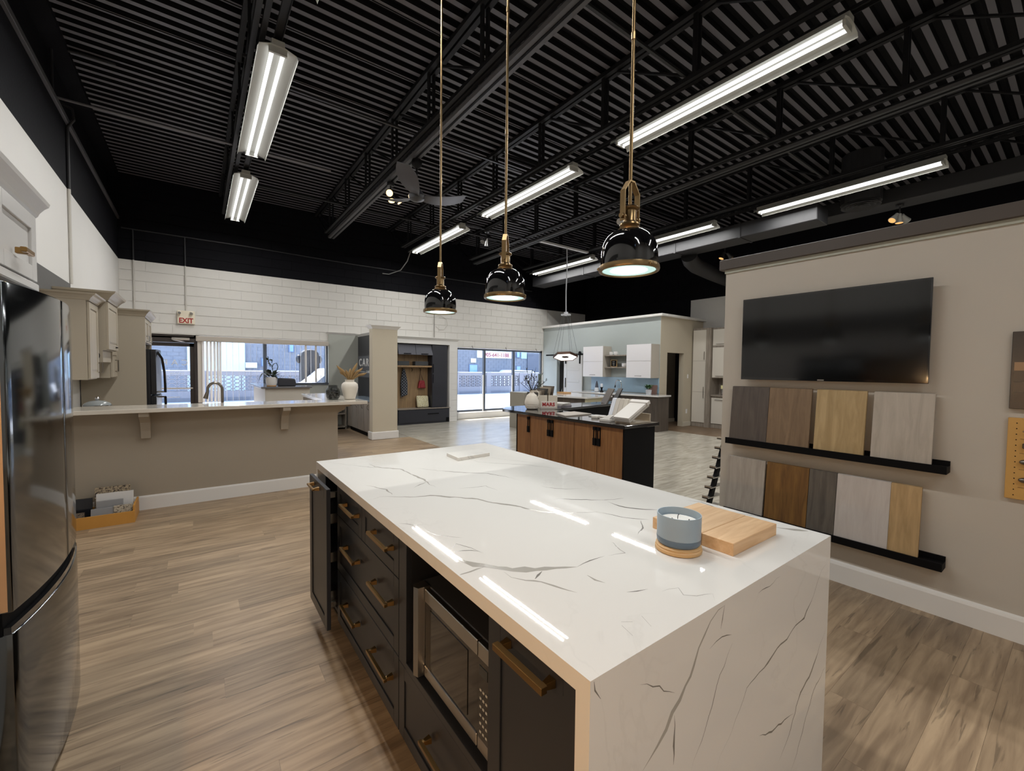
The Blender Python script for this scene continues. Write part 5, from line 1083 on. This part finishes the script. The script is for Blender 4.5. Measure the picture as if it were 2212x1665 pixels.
for k, (w_, h0) in enumerate(((.30, .0), (.31, .02), (.28, .04))):
    q = tag(B().box(-w_/2, w_/2, -.11, .11, h0, h0+.017).build('magazine', P('mag_%d' % k, ('#8c8890', '#a7a2a0', '#c2bfba')[k], .35), bevel=.002), ('bottom', 'middle', 'top')[k]+' magazine of the stack on the black counter return', 'magazine', 'magazine stack')
    q.location = (4.85, 5.22, .9005+h0); q.rotation_euler = (0, 0, R_(10+7*k))
q = tag(B().prism([(3.80, 4.0), (4.30, 4.02), (4.31, 4.36), (3.93, 4.33)], 'z', .9005, .915).build('flat_sample', P('sample_taupe', '#a39a90', .4, var=.04), bevel=.001), 'flat taupe sample panel lying on the black counter', 'sample')
# sample block with colour chips, book, tray with tilted drawer
t = thing('chip_block', 'cream block of stacked door samples leaning back on the black counter', 'sample', (4.2, 3.45, .90), R_(0))
for k in range(5):
    y0 = 3.28+k*.062
    B().hexa([(4.12,y0,.902),(4.17,y0,.902),(4.17,y0+.058,.902),(4.12,y0+.058,.902),(4.22,y0,1.15),(4.27,y0,1.15),(4.27,y0+.058,1.155),(4.22,y0+.058,1.155)]).build('sample', P('chip_%d' % k, ('#b9b0a2', '#c8c1b4', '#beb6aa', '#c5bfb6', '#d2d6de')[k], .45), t, bevel=.001)
t = thing('drawer_sample', 'white layered drawer sample tilted on a wooden stand', 'sample', (4.05, 3.15, .90))
B().box(3.90, 4.28, 3.06, 3.28, .90, .915).build('stand_base', P('stand_cream', '#b3a794', .5), t, bevel=.002)
B().box(4.255, 4.275, 3.06, 3.28, .915, 1.0).build('stand_back', MATS['stand_cream'], t, bevel=.002)
dw = P('drawer_white', '#d7d3cd', .4)
for z0, z1, x1, nm, mt_ in ((.955, .985, 4.22, 'top_slab', dw), (.925, .95, 4.27, 'under_slab', P('drawer_shade', '#b9b3aa', .45))):
    b = B().box(3.88, x1, 3.05, 3.27, z0, z1).rot((3.9, 3.1, .93), 'Y', R_(-27)); b.build(nm, mt_, t, bevel=.002)
b = B().box(4.225, 4.285, 3.035, 3.285, .952, .995).rot((3.9, 3.1, .93), 'Y', R_(-27)); b.build('end_cap', dw, t, bevel=.003)
for k, (x, y, a, c, sx, sy, h, lb) in enumerate(((3.93, 3.40, 10, '#cfccc6', .09, .07, .03, 'white boxed sample at the counter edge by the drawer'), (4.03, 3.70, 25, '#c9c4ba', .05, .04, .028, 'small cream wood block left of the samples'), (4.07, 3.60, -10, '#b7b2aa', .045, .035, .03, 'small grey block in the middle of the samples'), (4.2, 3.82, 15, '#a8a7a4', .10, .08, .012, 'thin grey sample plate behind the small blocks'), (4.02, 3.52, 0, '#c4beb4', .04, .03, .03, 'tiny beige block beside the white boxed sample'), (4.14, 3.68, 40, '#bab6b0', .09, .06, .016, 'pale folded swatch lying among the samples'))):
    q = tag(B().box(-sx, sx, -sy, sy, 0, h).build('sample_block', P('blk_%d' % k, c, .45), bevel=.003), lb, 'sample', 'small samples on the black counter'); q.location = (x, y, .9005); q.rotation_euler = (0, 0, R_(a))
def arch():
    b = B(); n = 10; pts = [(3.97+.11*math.cos(R_(a)), .905+.065*math.sin(R_(a))) for a in range(0, 181, 18)]
    return b.prism(pts + [(p[0]*1+(3.97-p[0])*.16, .905+(p[1]-.905)*.8) for p in pts[::-1]], 'y', 3.335, 3.42)
tag(arch().build('arched_sample', P('arch_grey', '#b3afa8', .5), smooth=True), 'curved grey sample strip arching over the small blocks', 'sample')
for k, (x, lb, c, w_) in enumerate(((5.98, 'brown tablet-like sample board on an easel at the counter return', '#5d544c', .16), (6.24, 'black tablet leaning on an easel at the counter return end', '#15161a', .10))):
    t = thing('easel_display', lb, 'display', (x, 5.28, .90), R_(-30))
    B().hexa([(-.02,-w_,.0),(.0,-w_,.0),(.0,w_,.0),(-.02,w_,.0),(.12,-w_,.27),(.14,-w_,.27),(.14,w_,.27),(.12,w_,.27)]).build('panel', P('easel_%d' % k, c, .3), t, local=True)
    for s in (-1, 1): B().tube([(-.04, s*.05, .005), (.06, s*.05, .005), (.12, s*.05, .2)], .004, 5).build('wire_leg', black_mt, t, local=True)
# rack of leaning door samples behind the jug
t = thing('sample_rack', 'slanted rack of dark and tan door samples behind the jug', 'rack', (5.2, 6.2, 0))
rk = [P('rk_dark', '#3a3834', .5), P('rk_tan', '#948876', .5), P('rk_brown', '#5c5246', .5)]
B().box(4.9, 5.5, 6.05, 6.4, 0, .70).build('stand', rk[0], t)
for k in range(6):
    x = 4.93+k*.078
    B().hexa([(x,6.05,.70),(x+.03,6.05,.70),(x+.03,6.35,.70),(x,6.35,.70),(x+.10,6.05,1.08+.022*k),(x+.13,6.05,1.08+.022*k),(x+.13,6.35,1.08+.022*k),(x+.10,6.35,1.08+.022*k)]).build('door_sample', rk[k % 3], t)
tag(B().box(5.37, 5.44, 6.42, 6.445, .0, 1.42).build('tall_panel', P('sage_panel', '#66736f', .5), bevel=.002), 'narrow sage green panel standing behind the sample rack', 'panel')

# ================================================================ DISPLAY WALL
t = thing('television', 'large black flat television mounted on the display wall', 'television', (3.66, 1.165, 1.44))
TX = 3.64
B().box(TX, 3.698, .66, 1.66, 1.5, 2.0).build('back', black_mt, t, bevel=.01)
B().box(TX-.014, TX, .603, 1.733, 1.44, 2.092).build('bezel', black_gl, t, bevel=.002)
B().box(TX-.0155, TX-.013, .613, 1.723, 1.458, 2.082).build('screen', screen_m, t)
B().box(TX-.0165, TX-.012, 1.15, 1.19, 1.444, 1.452).build('logo_bar', steel, t)
SW = {'b1': ('#4a423f', '#60574f', 'dark espresso'), 'b2': ('#6f5a45', '#8a745b', 'mid brown walnut'), 'b3': ('#a1895f', '#bda57b', 'honey oak'), 'b4': ('#a39b90', '#bab2a7', 'pale grey oak'),
      'c1': ('#9b9389', '#b1a9a0', 'whitewashed oak'), 'c2': ('#5b3d1c', '#84602f', 'dark amber oak'), 'c3': ('#4b4641', '#686159', 'charcoal oak'), 'c4': ('#b8b0ab', '#c6c0bb', 'off-white linen'), 'c5': ('#a0855c', '#bd9f74', 'light natural oak')}
BD = [('b1', 1.81, 1.52, 1), ('b2', 1.518, 1.228, 1), ('b3', 1.197, .905, 1), ('b4', .868, .572, 1), ('c1', 1.83, 1.532, 2), ('c2', 1.519, 1.228, 2), ('c3', 1.225, 1.056, 2), ('c4', 1.053, .762, 2), ('c5', .761, .613, 2)]
for k, ya, yb, row in BD:
    d_, l_, nm = SW[k]; z0 = .944 if row == 1 else .352; h = .437
    mt = wood('veneer_'+k, d_, l_, .5, 'z', 15, 1.0, .02, .08 if k not in ('c4', 'b4') else 0)
    th = .02
    o = tag(B().hexa([(3.615,yb,z0),(3.635,yb,z0),(3.635,ya,z0),(3.615,ya,z0),(3.655,yb,z0+h-.003),(3.675,yb,z0+h),(3.675,ya,z0+h),(3.655,ya,z0+h-.003)]).build('veneer_sample', mt, bevel=.0008),
            '%s wood sample board on the %s black ledge' % (nm, 'upper' if row == 1 else 'lower'), 'sample board', 'wood sample boards on the ledges')
for z0, lb in ((.935, 'upper'), (.343, 'lower')):
    t = thing('picture_ledge', '%s black ledge carrying wood sample boards' % lb, 'ledge', (3.65, 1.16, z0))
    B().box(3.602, 3.7, .5, 1.83, z0-.035, z0+.008).build('shelf', black_mt, t, bevel=.001)
    B().box(3.59, 3.602, .5, 1.83, z0-.035, z0+.014).build('front_lip', black_mt, t, bevel=.001)
    B().box(3.685, 3.7, .5, 1.83, z0+.008, z0+.035).build('back_rail', black_mt, t)
t = thing('hardware_board', 'yellow pegboard of drawer knobs and pulls at the right edge', 'display board', (3.69, .1, .8))
B().box(3.675, 3.7, -.15, .278, .807, 1.262).build('board', P('peg_yellow', '#c79a55', .5, var=.04, vscale=8), t, bevel=.002)
for i in range(14):
    for j in range(2): B().cyl((3.6745, .245-.05*j, .83+.031*i), (3.677, .245-.05*j, .83+.031*i), .0032, n=6).build('peg_hole', black_mt, t)
for zz, kind in ((1.19, 'bar'), (1.11, 'blk'), (1.02, 'oval'), (.92, 'knob')):
    mt_ = nickel if kind != 'blk' else P('pewter', '#5a5650', .35, .8)
    if kind == 'bar': B().cyl((3.655, .222, zz), (3.655, .06, zz), .004, n=6).build('pull', mt_, t)
    elif kind == 'blk': B().box(3.65, 3.675, .08, .22, zz-.014, zz+.014).build('pull', mt_, t, bevel=.003)
    else: B().ball((3.66, .205, zz), .02, 14, 8, sx=.7, sy=1.25, sz=.75).build('knob', mt_, t, smooth=True)
    B().box(3.673, 3.676, .1, .23, zz-.045, zz-.042).build('divider_line', P('peg_line', '#8a6a3c', .5) if 'peg_line' not in MATS else MATS['peg_line'], t)
t = thing('photo_board', 'dark kitchen photo board on the display wall at the right edge', 'poster', (3.69, .1, 1.31))
B().box(3.672, 3.7, -.2, .278, 1.312, 1.742).build('panel', P('poster_dark', '#3b3735', .25), t, bevel=.002)
B().box(3.6705, 3.673, -.2, .266, 1.525, 1.572).build('print_band', P('poster_tan', '#9a7a5c', .3), t)
for k in range(3): B().box(3.6705, 3.673, -.2, .266, 1.35+.058*k, 1.402+.058*k).build('print_plank', P('poster_brown_%d' % k, ('#4a4038', '#54483e', '#4d433b')[k], .3), t)
for k, (y_, w_) in enumerate(((.20, .09), (.215, .06), (.22, .045))): B().box(3.669, 3.671, y_-w_-.05, y_, 1.365+.03*k, 1.369+.03*k).build('print_highlight', P('poster_light_%d' % k, '#c9c4c0', .3), t)
# black tile rack beyond the wall end
t = thing('tile_rack', 'black slanted tile display rack with metal arms past the wall end', 'rack', (4.1, 2.2, 0))
def fp(px, pz): return (px, 2.2, pz)
B().hexa([(3.93,2.19,.0),(3.99,2.19,.0),(3.99,2.22,.0),(3.93,2.22,.0),(4.335,2.19,.90),(4.395,2.19,.90),(4.395,2.22,.90),(4.335,2.22,.90)]).build('upright', black_mt, t)
B().box(3.9, 4.7, 2.12, 2.28, 0, .03).build('base', black_mt, t)
for k in range(8):
    z_ = .17+k*.093; x = 3.955+z_*.445
    b = B().box(x-.10, x+.17, 2.175, 2.235, z_, z_+.01).box(x-.10, x-.092, 2.175, 2.235, z_, z_+.025)
    b.build('arm', steel if k != 7 else P('arm_cream', '#c9bfae', .5), t)

# ================================================================ KITCHEN RUN OUT OF FRAME ON THE LEFT (seen in reflections)
t = thing('base_cabinets', 'white base cabinets with tan counter left of the camera, out of frame', 'cabinet', (-.9, .4, 0))
B().box(-1.19, -.62, -1.4, 1.9, .09, .88).build('body', white_lac, t); B().box(-1.19, -.59, -1.4, 1.92, .88, .915).build('counter', quartz_w, t)
tag(B().box(-1.199, -1.18, -1.4, 1.9, .915, 1.45).build('backsplash', P('tan_tile', '#c9a57c', .25, var=.05)), 'tan tiled backsplash left of the camera, out of frame', 'backsplash')
t = thing('wall_cabinets', 'white wall cabinets with warm under-cabinet strip left of the camera, out of frame', 'cabinet', (-1.0, .2, 1.45))
B().box(-1.19, -.86, -1.4, 1.44, 1.45, 2.2).build('body', white_lac, t)
B().box(-.90, -.87, -1.35, 1.4, 1.438, 1.45).build('led_strip', emis('warm_led', (1.0, .62, .30), 6.0), t)
l = bpy.data.lights.new('led_light', 'AREA'); l.shape = 'RECTANGLE'; l.size = .03; l.size_y = 2.7; l.energy = 33; l.color = (1.0, .62, .30)
o = bpy.data.objects.new('led_light', l); C.objects.link(o); o.location = (-.885, .03, 1.436); o.rotation_euler = (0, R_(-38), 0)

# ================================================================ OUTSIDE
pave = P('sunlit_paving', '#c8c6c2', .8, var=.04, vscale=.6)
struct(B().box(-40, 60, 11.4, 80, -.1, 0.0).build('ground', pave))
struct(B().box(-1.4, 11.7, 11.4, 12.45, 2.75, 2.95).build('trim_11', P('canopy_grey', '#8b8b8b', .6)))
ow = P('outside_block', '#7d7f88', .85, bump=.3, bscale=20, var=.08, vscale=1.5)
bw_ = struct(B().box(-25, 45, 28, 28.3, 0, 7).build('wall_opposite', ow))
rest = B()
for k in range(22):
    for j in range(66):
        x0 = -4+.5*j-(.25 if k % 2 else 0); z0 = 1.0+k*.1*2.5*.8
        if z0 > 3.6: continue
        rest.box(x0+.008, x0+.492, 27.985, 28.0, z0+.006, z0+.194)
stuff(rest.build('block_courses', ow, bw_))
def flat(name, x0, x1, z0, z1, mat, label, cat, y=27.9, d=.06):
    return tag(B().box(x0, x1, y, y+d, z0, z1).build(name, mat, bevel=.004), label, cat)
flat('siding_panel', -.42, 2.14, 0, 6.5, P('pale_siding', '#cfe3ea', .6, var=.03), 'tall pale siding bay on the building opposite', 'panel')
t = thing('shop_sign', 'white shop sign with red phone number on the building across the lot', 'sign', (19, 27.9, 2.37))
B().box(17.22, 20.72, 27.9, 27.985, 2.37, 3.35).build('board', P('sign_board_white', '#ecebea', .6), t)
sr = P('sign_red', '#a04a50', .6)
text('lettering', '905-641-1188', .42, sr, t, (19.0, 27.895, 2.60), RX, .004, sx=1.0, bold=.012)
text('lettering', 'Complete Auto & Truck Repair', .22, P('sign_grey_ink', '#8a8d92', .6), t, (19.0, 27.895, 2.93), RX, .004)
gd = P('dark_garage', '#565a6a', .5, var=.2, vscale=3)
flat('garage_door', 22.1, 23.9, 0, 2.8, gd, 'dark garage door on the building opposite, right of the shop sign', 'door')
bw2 = P('blue_window', '#7fa3d0', .15)
for x0, x1, z0, z1, lb in ((16.5, 17.25, 1.2, 1.86, 'blue framed window under the white plate, left of the shop sign'), (20.95, 21.4, 1.2, 1.8, 'small blue window right of the shop sign'), (20.95, 21.3, 2.45, 3.1, 'upper blue window right of the shop sign'), (2.9, 3.2, 1.5, 2.0, 'blue doorway seen through the reception blinds'), (4.3, 4.6, 2.35, 3.0, 'blue plate high behind the reception blinds')):
    t = thing('far_window', lb, 'window', ((x0+x1)/2, 27.9, z0)); B().box(x0, x1, 27.92, 27.99, z0, z1).build('frame', P('far_frame', '#5b6d8c', .5) if 'far_frame' not in MATS else MATS['far_frame'], t); B().box(x0+.05, x1-.05, 27.9, 27.93, z0+.05, z1-.05).build('pane', bw2, t)
flat('wall_plate', 16.65, 17.1, 1.98, 2.3, P('plate_cream', '#e4e4da', .6), 'cream plate on the opposite building above a blue window', 'plate')
flat('utility_box', 21.45, 22.0, 2.4, 3.0, P('ubox', '#a9cbe2', .5), 'pale blue utility box beside the dark garage door', 'box', d=.09)
flat('wall_plate', 5.2, 5.4, 2.1, 2.4, MATS['plate_cream'], 'small white plate seen behind the reception blinds', 'plate')
flat('notice_board', 2.15, 2.7, 1.42, 1.72, MATS['plate_cream'], 'white notice at the top of the screen wall behind the blinds', 'plate', y=27.8)
# breeze-block screen wall
SY = 22.2
con = P('screen_concrete', '#7c7b82', .85, bump=.3, bscale=15, var=.08, vscale=1.2)
wl = struct(B().box(-12, 34, SY, SY+.18, 0, .44).box(-12, 34, SY, SY+.18, 1.10, 1.28).build('wall_screen', con))
B().box(-12, 34, SY-.03, SY+.21, 1.28, 1.32).build('coping', P('coping_pale', '#b8b9c0', .8), wl)
B().box(-12, 34, SY-.006, SY, .0, .16).build('footing_band', P('footing_dark', '#6b6c74', .9), wl)
bb = B(); W_, H_ = .32, .165
def ring(b, w, h, th, y0, y1, n=16):
    po = [(w*math.cos(2*math.pi*k/n), h*math.sin(2*math.pi*k/n)) for k in range(n)]; pi = [(w*.70*math.cos(2*math.pi*k/n), h*.70*math.sin(2*math.pi*k/n)) for k in range(n)]
    vs = [(p[0], y, p[1]) for y in (y0, y1) for q in (po, pi) for p in q]; fs = []
    for k in range(n):
        j = (k+1) % n; fs += [(k, j, n+j, n+k), (2*n+k, 3*n+k, 3*n+j, 2*n+j), (k, 2*n+k, 2*n+j, j), (n+k, n+j, 3*n+j, 3*n+k)]
    b.add(vs, fs)
ring(bb, .135, .078, .03, -.02, .1)
bb.box(-.16, -.135, -.0, .1, -.0825, .0825).box(.135, .16, 0, .1, -.0825, .0825).box(-.16, .16, 0, .1, -.0825, -.075).box(-.16, .16, 0, .1, .075, .0825).box(-.10, .10, 0, .1, -.008, .008)
bme = bb.mesh('breeze_block'); L = wloc(wl); n = 0
x = -5.0
while x < 26:
    if (x < 12.6 and int((x+40)/2.4) % 1 == 0) or x >= 12.6:
        pil = abs((x % 2.4)) < .33
        for r in range(4):
            if n < 300 and (-1.5 < x < 5 or 12 < x < 24):
                if pil: continue
                inst(bme, 'breeze_block', con, wl, (x-L[0], SY+.04-L[1], .44+.0825+r*.165-L[2])); n += 1
        if pil: B().box(x-.16, x+.16, SY-.04, SY+.2, 0, 1.30).build('pier', con, wl)
    x += .32
# parked vehicles behind the screen wall, seen as pale roofs
def car(x0, y0, label, col):
    t = thing('parked_car', label, 'car', (x0+2, y0, 0)); pm = P('car_'+col[1:], col, .25, coat=.5)
    B().prism([(x0, .35), (x0+4.3, .35), (x0+4.3, .85), (x0+3.3, .95), (x0+2.7, 1.42), (x0+1.0, 1.46), (x0+.4, .95), (x0, .9)], 'y', y0, y0+1.7).build('body', pm, t, bevel=.06, seg=2, smooth=True)
    B().prism([(x0+.55, .95), (x0+3.1, .95), (x0+2.62, 1.36), (x0+1.05, 1.38)], 'y', y0-.005, y0+1.705).build('side_glass', P('car_glass', '#3d4a5c', .1) if 'car_glass' not in MATS else MATS['car_glass'], t)
    for a in (.85, 3.4):
        for yy in (y0-.02, y0+1.52): B().cyl((x0+a, yy, .33), (x0+a, yy+.2, .33), .33, n=18).build('wheel', black_mt, t)
car(17.0, 24.2, 'white car parked behind the screen wall, roof showing under the shop sign', '#e4e6ea')
car(22.6, 24.6, 'pale car parked behind the screen wall in front of the dark garage door', '#dcdfe6')
# pale car close to the reception window and a black round-topped, unidentified grill on its far side
car(2.6, 15.4, 'bright white car parked outside behind the reception blinds', '#f0f0f0')
t = thing('black_blob', 'black round-topped object with side lobes outside the blinds', 'blob', (3.4, 17.6, 0))  # unidentified black object, built as a plain rounded form
bk = P('blob_black', '#17181c', .5)
B().prism([(3.12, .0), (3.72, .0), (3.74, 1.9), (3.70, 2.05), (3.58, 2.14), (3.42, 2.16), (3.26, 2.14), (3.14, 2.05), (3.1, 1.9)], 'y', 17.4, 17.9).build('body', bk, t, bevel=.03, seg=2)
for s in (-1, 1): B().ball((3.42+s*.36, 17.65, 1.8), .1, 10, 8, sz=1.6).build('side_lobe', bk, t, smooth=True)
